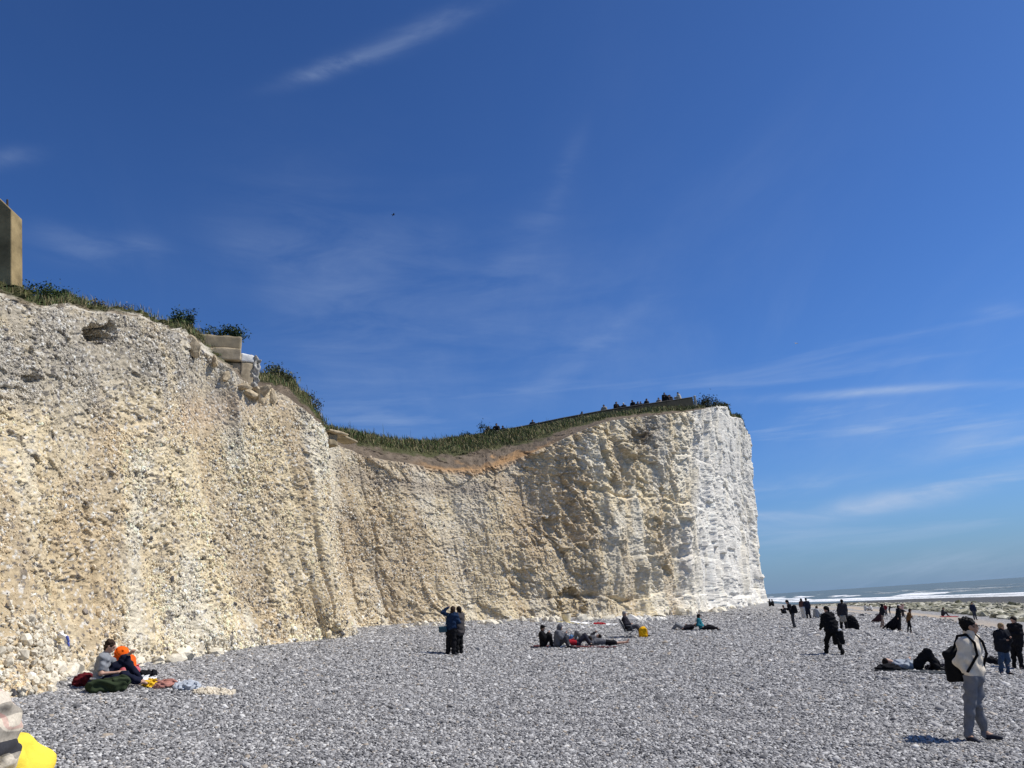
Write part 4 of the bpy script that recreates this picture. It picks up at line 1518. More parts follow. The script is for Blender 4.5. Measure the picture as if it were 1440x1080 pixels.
def shore():
    P = []
    while len(P) < 6500:
        s = 25 + 20 * random.random() ** 1.25
        Y = 45 + 190 * random.random() ** 1.3
        X = (s + Y * COAST[0]) / COAST[1]
        if .28 < X / Y < 1.0:
            P.append((X, Y, s))
    P = np.array(P)
    r = np.exp(RNG.randn(len(P)) * .5) * .25 * (1 - .5 * sm(34, 45, P[:, 2]))
    r = np.minimum(r, .7)
    vis = r / P[:, 1]
    order = np.argsort(-vis)
    z = ground(P[:, 0], P[:, 1])
    for k in order[:240]:
        rr = float(r[k])
        o = obj('shore_boulder', SHORE[k % len(SHORE)], None, (P[k, 0], P[k, 1], z[k] + .10 * rr))
        o.rotation_euler = (random.uniform(-.3, .3), random.uniform(-.3, .3), random.uniform(0, 6.28))
        o.scale = (rr * random.uniform(.9, 1.5), rr * random.uniform(.8, 1.1), rr * random.uniform(.75, 1.1))
        tag(o, 'greenish white chalk boulder in the rock belt between sand and sea', 'boulder', 'chalk boulders of the shore rock belt')
    k = order[240:]
    n = len(k)
    scl = r[k][:, None] * np.stack([1 + .5 * RNG.rand(n), .8 + .3 * RNG.rand(n), .5 + .3 * RNG.rand(n)], 1)
    tone = RNG.rand(n, 1) ** 1.3
    colr = np.array([[.12, .12, .065]]) * (1 - tone) + np.array([[.56, .53, .42]]) * tone
    rot = np.stack([RNG.randn(n) * .3, RNG.randn(n) * .3, RNG.rand(n) * 6.28], 1)
    stones_object('shore_rocks', np.stack([P[k, 0], P[k, 1], z[k] + .1 * r[k]], 1), scl, rot, colr, stone_mat('shore_rock', None), 'smaller weed-stained chalk rocks between the boulders of the shore', flat=True)


shore()
# the little heap of chalk rubble on the shingle by the sitting man
for _hx, _hy, _hw, _hd, _n, _hs, _hl in ((300, 974, .42, .30, 420, .022, 'low heap of cream chalk chips on the grey shingle'), (898, 873, 2.2, 1.0, 700, .085, 'spill of white chalk rubble on the shingle behind the folding chair')):
    _hp = hit(_hx, _hy)
    _a = RNG.rand(_n) * 6.28
    _rr = np.sqrt(RNG.rand(_n))
    _x, _y = _hp[0] + _hw * _rr * np.cos(_a), _hp[1] + _hd * _rr * np.sin(_a)
    _s = _hs * np.exp(RNG.randn(_n) * .5)
    stones_object('chalk_heap', np.stack([_x, _y, ground(_x, _y) + 2.2 * _hs * (1 - _rr)], 1), np.stack([_s * 1.3, _s, _s * .8], 1), RNG.rand(_n, 3) * 6.28,
                  (np.array([[.68, .60, .46]]) if _hx < 500 else np.array([[.76, .73, .66]])) * (.75 + .35 * RNG.rand(_n, 1)), stone_mat('heap_chalk', None), _hl, flat=True)


# ------------------------------------------------------------------ turf and plants
def blades(name, roots, h, wdt, cols, lean=.35, seed=3):
    """one mesh of bent grass blades"""
    rs = np.random.RandomState(seed)
    n = len(roots)
    a = rs.rand(n) * 6.28
    d = np.stack([np.cos(a), np.sin(a), np.zeros(n)], 1)
    sd = np.stack([-np.sin(a * 1.7), np.cos(a * 1.7), np.zeros(n)], 1) * wdt[:, None] * .5
    b = (d + np.array([-.75, 0, 0])) * (h * lean * (.3 + rs.rand(n)))[:, None]
    upv = np.array([0, 0, 1.]) * h[:, None]
    p0, p1 = roots - sd, roots + sd
    m = roots + upv * .55 + b * .35
    p2, p3 = m - sd * .75, m + sd * .75
    tip = roots + upv + b
    V = np.stack([p0, p1, p3, p2, tip], 1).reshape(-1, 3)
    i = np.arange(n)[:, None] * 5
    F = np.concatenate([i + [[0, 1, 2]], i + [[0, 2, 3]], i + [[3, 2, 4]]], 0)
    return mesh_np(name, V, F, (grass_mat(),), False, {'albedo': np.repeat(cols, 5, 0)})


def grass_mat():
    if 'grass_blade' in MATS:
        return MATS['grass_blade']
    m = bpy.data.materials.new('grass_blade')
    m.use_nodes = True
    t = NT(m.node_tree)
    b = t.n['Principled BSDF']
    a = t.new('ShaderNodeAttribute', attribute_name='albedo')
    t.put(b.inputs['Base Color'], a.outputs['Color'])
    b.inputs['Roughness'].default_value = .75
    b.inputs['Specular IOR Level'].default_value = .2
    MATS['grass_blade'] = m
    return m


def grass_cols(n, straw=.25):
    g = np.array([[.10, .125, .042]]) * (.55 + .9 * RNG.rand(n, 1)) * (1 + .15 * RNG.randn(n, 3))
    st = np.array([[.30, .25, .13]]) * (.6 + .6 * RNG.rand(n, 1))
    return np.clip(np.where(RNG.rand(n, 1) < straw, st, g), .01, .6)


def build_grass():
    P, n1, n2, px = CL['P'], CL['n1'], CL['n2'], CL['px']
    G, X = P[n1:], px[n1:]
    cand = []
    for (x0, x1, b0, n, h0) in ((460, 985, .42, 30000, .24), (-40, 350, .34, 3800, .16), (350, 462, .25, 3000, .20), (985, 1050, .55, 700, .35)):
        m = np.argwhere((X > x0) & (X < x1))
        bk = m[:, 0] / n2
        wt = sm(b0, b0 + .3, bk)
        if x0 == 460:
            wt = wt * (0.35 + .65 * sm(.38, .58, fbm(G[m[:, 0], m[:, 1], 0] / 2, G[m[:, 0], m[:, 1], 1] / 2, 77, 3)))
        if x0 == -40:
            pxm = X[m[:, 0], m[:, 1]]
            wt = wt * (.04 + (pxm < 128) * 1.0 + .7 * np.exp(-((pxm - 155) / 9) ** 2) + .6 * np.exp(-((pxm - 200) / 18) ** 2) + sm(228, 240, pxm) * .9)
        # even out: columns are packed where the cliff turns
        sel = m[RNG.choice(len(m), n, p=wt / wt.sum())]
        r = G[sel[:, 0], sel[:, 1]] + RNG.randn(n, 3) * [.12, .12, .02]
        cand.append((r, h0 * np.exp(RNG.randn(n) * .35)))
    R_ = np.vstack([c[0] for c in cand])
    h = np.concatenate([c[1] for c in cand])
    dist = R_[:, 1]
    w_ = .00075 * dist * (.6 + .8 * RNG.rand(len(R_)))
    tag(obj('clifftop_grass', blades('clifftop_grass', R_, h, w_, grass_cols(len(R_), .40))), 'rough green and straw grass along the cliff edge', kind='stuff')
    # land further back
    P2 = []
    Cr, nrm = CL['Cr'], CL['nrm']
    ok = np.argwhere((CL['px'][-1] > -50) & (CL['px'][-1] < 660))[:, 0]
    n = 4200
    pk = CL['px'][-1][ok]
    pw = np.where(pk < 350, .05 + (pk < 128) * .8 + .5 * np.exp(-((pk - 155) / 9) ** 2) + .5 * np.exp(-((pk - 200) / 18) ** 2) + sm(228, 240, pk) * .8, 1.0)
    j = RNG.choice(ok, n, p=pw / pw.sum())
    r = P[-1][j] - nrm[j] * (RNG.rand(n, 1) * .9)
    r[:, 2] -= .06
    tag(obj('skyline_grass', blades('skyline_grass', r, (.13 + .09 * (r[:, 1] > 40)) * np.exp(RNG.randn(n) * .45), .0009 * r[:, 1], grass_cols(n, .35), .3, 9)), 'grass fringe on the skyline of the left cliff', kind='stuff')


build_grass()


def crest_at(px_, dy=0.0, back=.3):
    """a point of the crest under this pixel column"""
    X = CL['px'][-1]
    j = int(np.argmin(np.abs(X - px_)))
    return CL['P'][-1][j] - CL['nrm'][j] * back + V3(0, 0, dy)


def leaf_cloud(n, rx, ry, rz, size, seed, flat=.0, pal=((.045, .075, .022), (.10, .14, .04))):
    rs = np.random.RandomState(seed)
    k = 7 + seed % 4
    cc = rs.randn(k, 3) * [.45, .45, .32]
    q = rs.randint(0, k, n)
    p = cc[q] + rs.randn(n, 3) * .30
    p = np.stack([p[:, 0] * rx, p[:, 1] * ry, np.abs(p[:, 2] + .45) * rz], 1)
    u = rs.randn(n, 3)
    u /= np.linalg.norm(u, axis=1)[:, None]
    v = np.cross(u, rs.randn(n, 3))
    v /= np.linalg.norm(v, axis=1)[:, None]
    s_ = size * (.6 + .8 * rs.rand(n, 1))
    V = np.stack([p - u * s_, p + v * s_ * .45, p + u * s_, p - v * s_ * .45], 1).reshape(-1, 3)
    F = np.arange(4 * n).reshape(-1, 4)
    c = np.array(pal[0]) + (np.array(pal[1]) - np.array(pal[0])) * rs.rand(n, 1) * np.clip(.4 + rs.rand(k)[q][:, None], 0, 1)
    return V, F, np.repeat(c, 4, 0), p


BARK = plain('bark', (.09, .07, .05), .9, .3, 20)


def bush(name, loc, rx, ry, rz, n, size, label, seed, pal=((.030, .052, .016), (.085, .125, .035)), cat='bush', group=None):
    root = empty(name, loc)
    tag(root, label, cat, group)
    V, F, c, p = leaf_cloud(n, rx, ry, rz, size, seed, pal=pal)
    obj('foliage', mesh_np('foliage', V, F, (grass_mat(),), False, {'albedo': c}), root)
    pr = []
    for k in range(6):
        e = p[k * 11 % len(p)]
        pr.append(('c', V3(e[0] * .2, e[1] * .2, -.1), e, .03 * rz + .008, .012))
    sdf_obj('stem', pr, max(.02, .04 * rz), BARK, root, k=.01)
    return root


def weed(loc, h, label, seed, name='tall_weed', pal=((.07, .085, .04), (.13, .15, .065))):
    rs = np.random.RandomState(seed)
    root = empty(name, loc)
    tag(root, label, 'plant', 'tall weeds on the turf bank')
    pr, L = [], []
    for k in range(3):
        e = V3(rs.randn() * .10 * h, rs.randn() * .1 * h, h * (.65 + .35 * rs.rand()))
        b0 = V3(rs.randn() * .05, rs.randn() * .05, -.08)
        pr.append(('c', b0, e, .022, .010))
        for q in range(14):
            t = .25 + .72 * q / 14
            c = lerp(b0, e, t)
            a = rs.rand() * 6.28
            ln = .16 * h * (1.15 - t)
            o = V3(math.cos(a), math.sin(a), .5) * ln
            sd = V3(-math.sin(a), math.cos(a), 0) * ln * .22
            L.append([c, c + o * .5 + sd, c + o, c + o * .5 - sd])
    sdf_obj('stem', pr, .024, plain('weed_stem', (.11, .12, .055), .9), root, k=.005)
    V = np.array(L).reshape(-1, 3)
    c = np.array(pal[0]) + (np.array(pal[1]) - np.array(pal[0])) * rs.rand(len(L), 1)
    obj('leaves', mesh_np('leaves', V, np.arange(len(V)).reshape(-1, 4), (grass_mat(),), False, {'albedo': np.repeat(c, 4, 0)}), root)
    return root


bush('bush', crest_at(64, -.06), .62, .5, .46, 2400, .045, 'broad green bush on the cliff edge just right of the concrete pillar', 1)
bush('bush', crest_at(110, -.10), .5, .5, .36, 1900, .045, 'low dark green bush trailing along the cliff edge above the dark hollow', 2)
bush('shrub', crest_at(153, -.05), .22, .22, .34, 600, .035, 'small brownish shrub standing alone on the left cliff edge', 3, ((.07, .065, .035), (.15, .13, .07)), 'shrub')
for k, (x, lab) in enumerate(((187, 'dry feathery weed clump, the left one of two on the left cliff edge'), (212, 'dry feathery weed clump, the right one of two on the left cliff edge'))):
    bush('dry_weed', crest_at(x, -.05), .26, .2, .26, 420, .03, lab, 30 + k, ((.13, .11, .07), (.26, .22, .15)), 'plant', 'dry weed clumps')
bush('bush', crest_at(253, -.05), .5, .45, .46, 1800, .05, 'dark green bush uphill of the concrete ruin', 4)
bush('shrub', crest_at(278, -.15), .45, .4, .72, 1700, .055, 'tall dark spiky shrub behind the concrete ruin', 5, ((.018, .032, .018), (.05, .075, .035)), 'shrub')
_p = at(316, 474, 31.5)
bush('bush', _p + V3(-.1, .3, -.12), .85, .5, .42, 2400, .055, 'rounded dark green bush showing above the top block of the ruin', 6, ((.022, .04, .016), (.06, .09, .03)))
bush('turf_clump', crest_at(392, -.25), .85, .5, .48, 1500, .06, 'clump of rough turf hanging on the cliff edge right of the ruin', 7, ((.06, .075, .028), (.17, .165, .07)), 'turf clump')
bush('turf_clump', crest_at(436, -.4), .5, .5, .55, 1200, .06, 'dark turf clump at the right hand end of the near cliff', 8, ((.06, .06, .03), (.14, .13, .06)), 'turf clump')
for k, (x, h, lab) in enumerate(((497, 1.0, 'tallest pale weed at the left end of the turf bank'), (503, .75, 'short weed beside the tallest one on the turf bank'), (517, .6, 'small upright weed left of centre on the turf bank'),
                                 (528, .9, 'leaning weed stalk above the sunken part of the cliff'), (536, .55, 'low weed between two taller stalks on the turf bank'), (549, .85, 'upright weed with thin stalks near the dip of the skyline'),
                                 (560, .6, 'last weed of the row before the skyline dips'), (774, 1.1, 'single spiky weed standing in front of the clifftop wall'), (618, .5, 'low weed at the lowest point of the skyline'))):
    weed(crest_at(x, -.08), h * 1.15, lab, 50 + k)
bush('bush', crest_at(614, -.25), .8, .5, .34, 700, .07, 'small dark bush at the lowest point of the skyline', 9)
bush('bush', crest_at(689, -.1), .7, .6, .8, 1100, .08, 'dark bush against the left end of the clifftop wall', 10, ((.02, .03, .015), (.05, .065, .03)))
bush('bush', crest_at(660, -.1), .7, .6, .45, 800, .08, 'low bush where the clifftop wall begins', 11, ((.02, .03, .015), (.05, .065, .03)))
bush('bush', at(988, 578, 86), 1.1, .9, 1.25, 2600, .10, 'dark bush beside the pale post at the end of the clifftop wall', 12, ((.03, .04, .02), (.085, .085, .045)))
bush('bush', at(1012, 577, 92), 1.2, .9, .65, 1500, .10, 'low dark bush on the very edge of the white headland', 13, ((.03, .04, .02), (.075, .08, .04)))
bush('bush', at(1034, 588, 107), .8, .8, .5, 700, .10, 'tuft of green on the step of the headland edge', 14)

# ------------------------------------------------------------------ ruin, pillar, wall
CONC = plain('old_concrete', (.43, .35, .235), .95, .45, 2.2, .7, .15, 25)
CONC_D = plain('dark_concrete', (.30, .245, .16), .95, .3, 1.8, .7, .15, 25)
CONC_W = plain('white_render', (.74, .73, .69), .95, .15, 2, .5, .12, 25)
FLINTY = plain('flint_masonry', (.36, .345, .31), .9, .6, 7, .9, .2, 18)


def frame(A, B):
    d = nrmv((B - A) * [1, 1, 0])
    n = np.array([d[1], -d[0], 0])
    return np.stack([d, n, UPV])


def block(name, parent, A, B, h, thick, mat, vox=.045, fold=.014, proud=0., r=.03, seed=0, fs=.9):
    """a slab whose seaward top edge runs from A to B, h high"""
    M = frame(A, B)
    c = (A + B) / 2 - M[1] * (thick / 2 - proud) - UPV * h / 2
    L = np.linalg.norm((B - A)[:2])
    return sdf_obj(name, [('b', c, np.array([L / 2 - r, thick / 2 - r, h / 2 - r]), r, M)], vox, mat, parent, k=0, fold=fold, fold_s=fs, seed=seed)


ruin = empty('concrete_ruin', at(320, 540, 30))
tag(ruin, 'broken concrete building footing sticking out of the left cliff top', 'ruin')
_o = -np.array(ruin.location)
A, B = at(279, 468, 29.5) + _o, at(340, 474, 30.15) + _o
block('concrete_block', ruin, A, B, .62, 1.0, CONC_D, seed=1, r=.07)
block('concrete_slab', ruin, A + V3(-.1, .0, -.60), B + V3(.0, 0, -.58), .55, 1.0, CONC, seed=2, proud=.08)
block('concrete_wall', ruin, A + V3(.0, .1, -1.18), B + V3(0, .1, -1.18), 1.5, 1.2, CONC, seed=3, proud=-.03)
A2, B2 = at(339.5, 497, 30.2) + _o, at(358, 499, 30.5) + _o
block('white_coping', ruin, A2, B2, .36, .9, CONC_W, seed=4)
block('concrete_wall', ruin, A2 - UPV * .365, B2 - UPV * .365, 1.6, .9, CONC, seed=5, proud=-.02)
A3, B3 = at(358.5, 499, 30.5) + _o, at(366.5, 500, 30.7) + _o
block('masonry_end', ruin, A3, B3, 1.7, .8, FLINTY, .04, .06, seed=6, fs=.3, r=.08)
block('footing', ruin, at(318, 533, 30.0) + _o, at(374, 545, 31.0) + _o, .75, 1.2, CONC, .06, .05, seed=8, fs=.5, r=.12, proud=-.25)

_rk = rock_mesh(77, 'fragment', CONC, 2, .6)
for k, (x, y, yy, r) in enumerate(((336, 545, 29.7, .30), (348, 552, 30.2, .34), (360, 553, 30.7, .30), (371, 550, 31.2, .28), (322, 528, 29.2, .26), (302, 507, 28.7, .22), (270, 486, 27.6, .34), (382, 556, 31.9, .24))):
    f_ = obj('fragment', _rk, ruin, at(x, y, yy) + _o)
    f_.scale = (r * 1.3, r, r * .9)
    f_.rotation_euler = (.3 * k, .2 * k, 1.1 * k)

led = empty('concrete_ledge', at(470, 612, 41))
tag(led, 'broken concrete ledge with a dark gap under it where the two cliffs meet', 'ledge')
_o = -np.array(led.location)
block('slab', led, at(455, 606, 43.0) + _o, at(483, 609.5, 44.6) + _o, .16, 1.3, CONC, .05, .03, proud=.5)
block('slab', led, at(470, 614, 44.2) + _o, at(493, 618, 46.4) + _o, .16, 1.0, CONC_D, .05, .03, proud=.55, seed=3)
block('support', led, at(458, 610, 43.3) + _o, at(470, 612, 44.0) + _o, .7, .7, CONC_D, .05, .04, proud=.3, seed=4)
plank = at(372, 546, 33.6)
pk = empty('concrete_lintel', plank)
tag(pk, 'pale concrete lintel lying under the turf right of the ruin', 'lintel')
block('beam', pk, V3(0, 0, 0), at(398, 552, 34.4) - plank, .22, .35, CONC, .04, .02, proud=.5)

# the leaning pillar at the left edge of the photograph
pil = empty('concrete_pillar', at(10, 398, 19.6))
tag(pil, 'tall weathered concrete pillar with a pointed top on the left cliff edge', 'pillar')
base_p = np.array(pil.location)
top_p = at(10, 303, 19.6) - base_p
ax = top_p
wx, wy = nrmv(V3(.97, .10, 0)), nrmv(V3(-.10, .97, 0))
hw, hd = .52, .30
rgt = V3(.30, 0, 0)                          # the pillar's right hand edge stands clear of the frame edge
gab = nrmv(ax) * .62
Vp = []
for t in (-.2, 1.0):
    for a, b in ((-1, -1), (1, -1), (1, 1), (-1, 1)):
        Vp.append(ax * t + wx * (a * hw - hw) + wy * b * hd + rgt)
for b in (-1, 1):
    Vp.append(ax + gab + wx * -hw + wy * b * hd + rgt)
Fp3 = [[0, 1, 5, 4], [1, 2, 6, 5], [2, 3, 7, 6], [3, 0, 4, 7], [4, 5, 8, 8], [7, 9, 6, 6], [5, 6, 9, 8], [7, 4, 8, 9], [3, 2, 1, 0]]
me = bpy.data.meshes.new('shaft')
me.from_pydata([tuple(v) for v in Vp], [], [list(dict.fromkeys(f)) for f in Fp3])
me.materials.append(plain('pillar_concrete', (.27, .205, .105), .95, .45, 1.3, .9, .12, 14))
sh = obj('shaft', me, pil)
bv = sh.modifiers.new('bevel', 'BEVEL')
bv.width = .025
bv.segments = 2
_st = ax + gab * .62 + wx * (-.38) + rgt + wy * .2
sdf_obj('metal_stub', [('c', _st, _st + nrmv(ax) * .26, .03, .03)], .015, plain('rusty_iron', (.05, .04, .035), .8), pil, k=0)

# clifftop wall
WX = [640, 690, 735, 790, 850, 900, 938, 974]
WY = [615.5, 607, 599, 587.5, 576.5, 569, 563.5, 558]
WD = [66.5, 68.3, 70.2, 72.8, 75.9, 78.6, 81.2, 84.4]


def wall_pt(px_, dy=0):
    return at(px_, np.interp(px_, WX, WY) + dy, np.interp(px_, WX, WD))


wl = empty('clifftop_wall', wall_pt(800))
tag(wl, 'long dark wall along the edge of the clifftop with people behind it', 'wall')
_o = -np.array(wl.location)
WALLM = plain('dark_boards', (.026, .027, .022), .9, .3, 1.5, .5, .15, 12)
_e = np.linspace(640, 973, 19)
for a, b in zip(_e[:-1], _e[1:]):
    A, B = wall_pt(a) + _o, wall_pt(b) + _o
    d = nrmv(B - A)
    M = np.stack([nrmv(B - A), nrmv(np.cross(d, UPV)), nrmv(np.cross(np.cross(d, UPV), d))])
    L = np.linalg.norm(B - A)
    V, F = [], []
    for t, zz in ((0, -1.75), (1, -1.75), (1, -.07), (0, -.07)):
        for y in (-.09, .09):
            V.append(A + (B - A) * (t * (1 - .012 / 1) + .006) + M[1] * y + UPV * zz)
    F = [[0, 2, 4, 6], [7, 5, 3, 1], [0, 1, 3, 2], [2, 3, 5, 4], [4, 5, 7, 6], [6, 7, 1, 0]]
    obj('panel', mesh_np('panel', np.array(V), np.array(F), (WALLM,), False), wl)
    V = []
    for t, zz in ((0, -.068), (1, -.068), (1, 0), (0, 0)):
        for y in (-.13, .13):
            V.append(A + (B - A) * t + M[1] * y + UPV * zz)
    obj('coping', mesh_np('coping', np.array(V), np.array(F), (plain('wall_coping', (.085, .08, .07), .9, .2, 2),), False), wl)
_pp = wall_pt(975.5) + _o
sdf_obj('end_post', [('b', _pp - UPV * .85 + V3(.1, 0, 0), np.array([.10, .10, .95]), .03)], .05, plain('pale_post', (.46, .43, .36), .9, .2, 3), wl, k=0)
# ------------------------------------------------------------------ things people brought
def to_world(root, v):
    a = root.rotation_euler.z
    v = np.asarray(v, float)
    return np.array(root.location) + np.array([v[0] * math.cos(a) - v[1] * math.sin(a), v[0] * math.sin(a) + v[1] * math.cos(a), v[2]])


def blob(name, px, py, size, mat, label, cat, rz=None, fold=.02, fs=.12, vox=.02, group=None, seed=0, lift=0):
    """a soft rounded bag or heap of cloth on the shingle"""
    p, r0 = spot(px, py)
    w_, d_, h_ = size
    o = sdf_obj(name, [('e', V3(0, 0, h_ * .38 + lift), np.array([w_ / 2, d_ / 2, h_ * .62])), ('e', V3(w_ * .22, .02, h_ * .25 + lift), np.array([w_ * .3, d_ * .4, h_ * .45])),
                       ('e', V3(-w_ * .25, -.02, h_ * .25 + lift), np.array([w_ * .25, d_ * .45, h_ * .5])), ('p', V3(0, 0, -.02), V3(0, 0, -1))], vox, mat, None, p, r0 if rz is None else rz, k=.04, fold=fold, fold_s=fs, seed=seed)
    return tag(o, label, cat, group)


def towel(name, px, py, w_, d_, mat, label, rz=0, cat='towel', rough=.04, seed=0, thick=.018):
    p, r0 = spot(px, py)
    n, m = 26, 20
    u, v = np.meshgrid(np.linspace(-.5, .5, n), np.linspace(-.5, .5, m))
    a = r0 + rz
    x, y = u * w_ * (1 + .05 * np.sin(v * 9)), v * d_ * (1 + .08 * np.sin(u * 8 + seed))
    X = x * math.cos(a) - y * math.sin(a)
    Y = x * math.sin(a) + y * math.cos(a)
    h = rough * fbm(X / .22 + seed * 3, Y / .22, 500 + seed, 3) + .025
    Z = ground(p[0] + X, p[1] + Y) - p[2] + h
    o = obj(name, mesh_np(name, np.stack([X, Y, Z], -1).reshape(-1, 3), grid_faces(m, n), (mat,)), None, p)
    md = o.modifiers.new('thickness', 'SOLIDIFY')
    md.thickness = thick
    md.offset = 0
    return tag(o, label, cat)


def fab(col, **kw):
    return cloth(col, **kw)


BLACK = (.012, .012, .014)


def rucksack(label, root, J, vox=.02, size=1.0, drop=.0, straps=True, col=BLACK, sag=0.):
    """a rucksack on somebody's back, hung from both shoulders; a thing of its own"""
    f, l = J['f'], J['l']
    s = J['s'] * size
    mid = lerp(J['C'], J['P'], .48 + drop)
    c = mid - f * (.20 * s)
    M = np.stack([l, f, UPV])
    loc = to_world(root, c)
    m = plain('nylon_%02d' % int(col[2] * 99), col, .8, .2, 20, .3, .1, 80)
    o = sdf_obj('backpack', [('b', V3(0, 0, 0), np.array([.105, .055, .15]) * s, .055 * s, M), ('b', -f * .085 * s - UPV * (.07 + sag) * s, np.array([.085, .02, .075]) * s, .03 * s, M),
                             ('e', UPV * .16 * s, np.array([.12, .09, .09]) * s, M)], vox, m, None, loc, root.rotation_euler.z, k=.05, fold=.006 if vox < .02 else 0)
    tag(o, label, 'backpack')
    if straps:
        for sd, sg in (('L', 1), ('R', -1)):
            S = lerp(J['S' + sd], J['N'], .30)
            pts = [c + UPV * .16 * s + l * sg * .07, S - f * .10 + UPV * .065, S + f * .03 + UPV * .085, S + f * .125 - UPV * .03, S + f * .135 - UPV * .20 + l * sg * .02, mid + f * .03 + l * sg * .20 * s - UPV * .06, c + l * sg * .10 * s - UPV * .15 * s]
            sdf_obj('strap', [('c', pts[q] - c, pts[q + 1] - c, .019, .019) for q in range(len(pts) - 1)], max(vox * .8, .012), m, o, k=.01)
    return o


# ------------------------------------------------------------------ the young man on the right
def H_of(px, yt, yb):
    return tall(px, yt, yb)


p, rz = spot(1377, 1042)
h = H_of(1372, 869, 1042)
J = stand(62, h, lean=-.03, side=0, arms=('pocket', 'pocket'), head=(.02, 0), hphi=96, spread=.10, tilt=9)
J['AR'] = V3(-.13, -.10, .085) * J['s']
J['TR'] = J['AR'] + V3(.10, -.13, -.05) * J['s']
J['KR'] = V3(-.02, -.06, .50) * J['s']
J['AL'] = V3(.10, .12, .085) * J['s']
J['TL'] = J['AL'] + V3(.17, .01, -.05) * J['s']
J['KL'] = V3(.075, .07, .50) * J['s']
for _q, _g in (('L', 1), ('R', -1)):
    J['W' + _q] = J['W' + _q] - J['l'] * _g * .072 - UPV * .03
for _q in 'LR':
    J['hd' + _q] = J['K' + _q] - J['W' + _q] + (J['P'] - J['W' + _q]) * [.5, .5, 0]
hero = person('person in cream turtleneck fleece and grey trousers with hands in pockets and a black backpack', p, J, rz, top=((.68, .60, .48), 'fleece'), bottom=((.165, .17, .185),),
              shoes=(.018, .02, .035), hair='black', vox=.0115, fine=True, fold=.0115, tl=.018, bl=.013, collar=1.0, hem=.03, skin_t=1, seed=11)
# a few strands of wind-blown hair, his glasses
H, fh, lh = J['H'], J['fh'], J['lh']
pr = [('e', H + UPV * .045 - fh * .034, np.array([.094, .100, .094]), np.stack([lh, fh, UPV])), ('c', H - fh * .07 + UPV * .01, H - fh * .06 - UPV * .06, .055, .04)]
for k in range(40):
    v = RNG.randn(3)
    v /= np.linalg.norm(v)
    v = np.array([v[0], v[1], abs(v[2]) * .9 + .1])
    if v @ fh > .55:
        continue
    a = H + UPV * .045 - fh * .034 + v * .088
    pr.append(('c', a, a + v * RNG.uniform(.010, .030) + V3(-.018, 0, .008) * RNG.rand(), .017, .005))
sdf_obj('hair_tuft', pr, .009, MATS['hair_black'], hero, k=.01)
gl = []
for sg in (1, -1):
    c = H + fh * .098 + lh * sg * .034 + UPV * .012
    R0 = [(c + lh * .026 * math.cos(t) + UPV * .022 * math.sin(t)) for t in np.linspace(0, 6.283, 11)]
    gl += [('c', R0[q], R0[q + 1], .0035, .0035) for q in range(10)]
    gl.append(('c', c + lh * sg * .028 + UPV * .004, H + lh * sg * .086 - fh * .005 + UPV * .012, .0035, .0035))
sdf_obj('glasses', gl, .005, plain('dark_frame', (.02, .018, .016), .3, .1), hero, k=0)
for sg in (1, -1):
    sdf_obj('eye', [('e', H + fh * .082 + lh * sg * .033 + UPV * .010, np.array([.012, .012, .010]))], .005, plain('eye_dark', (.03, .02, .015), .2, .1), hero, k=0)
rucksack('large black backpack hanging low on the back of the person in cream fleece', hero, J, .014, 1.14, .19, True, (.006, .006, .007), .04)

# ------------------------------------------------------------------ man lying with his head on a black bag
p, rz = spot(1290, 943)
J = lie(4, (.92, .80), ('belly', 'side'), .13, H=1.8, splay=.10)
person('person in pale grey shirt lying with knees drawn up, head on a black bag', p, J, rz, top=((.33, .36, .40), 'shirt'), bottom=(BLACK,), hair='dark', vox=.018, tl=.02, bl=.05, fold=.012, seed=4)
blob('shoulder_bag', 1249, 944, (.62, .4, .20), fab(BLACK), 'black bag used as a pillow under the lying man in the grey shirt', 'bag', seed=3)
blob('coat', 1323, 943, (.75, .4, .17), fab((.02, .018, .028)), 'dark folded coat by the feet of the lying man', 'coat', seed=5, fold=.03)
towel('ground_sheet', 1292, 946, 2.1, .75, fab((.05, .055, .06)), 'thin dark ground sheet under the lying man', .05, 'sheet', .03, 2)

# pair standing at the right edge
p, rz = spot(1414, 949)
h = H_of(1416, 876, 949)
J = stand(35, h, arms=('phone', 'cross'), head=(.12, 0), hphi=80, spread=.13, tilt=8)
person('person in bulky black hooded jacket and blue jeans, with a hand raised to the face', p, J, rz, top=((.016, .017, .022), 'jacket'), bottom=((.045, .075, .13),), hair='blond', vox=.016, tl=.055, fat=.04, hem=.06, bl=.022, collar=.9, fold=.014, seed=5)
p, rz = spot(1433, 942)
h = H_of(1428, 866, 942)
J = stand(-40, h, arms=('cross', 'down'), head=(.1, 0), spread=.14, tilt=8)
person('person in black jacket and black trousers, partly hidden by the figure in blue jeans', p, J, rz, top=((.014, .014, .016), 'jacket'), bottom=(BLACK,), hair='dark', vox=.017, tl=.045, fat=.03, hem=.1, bl=.02, fold=.012, seed=6)
blob('black_bag', 1395, 935, (.42, .3, .26), fab(BLACK), 'small black bag alone on the shingle left of the pair at the right edge', 'bag', seed=8)

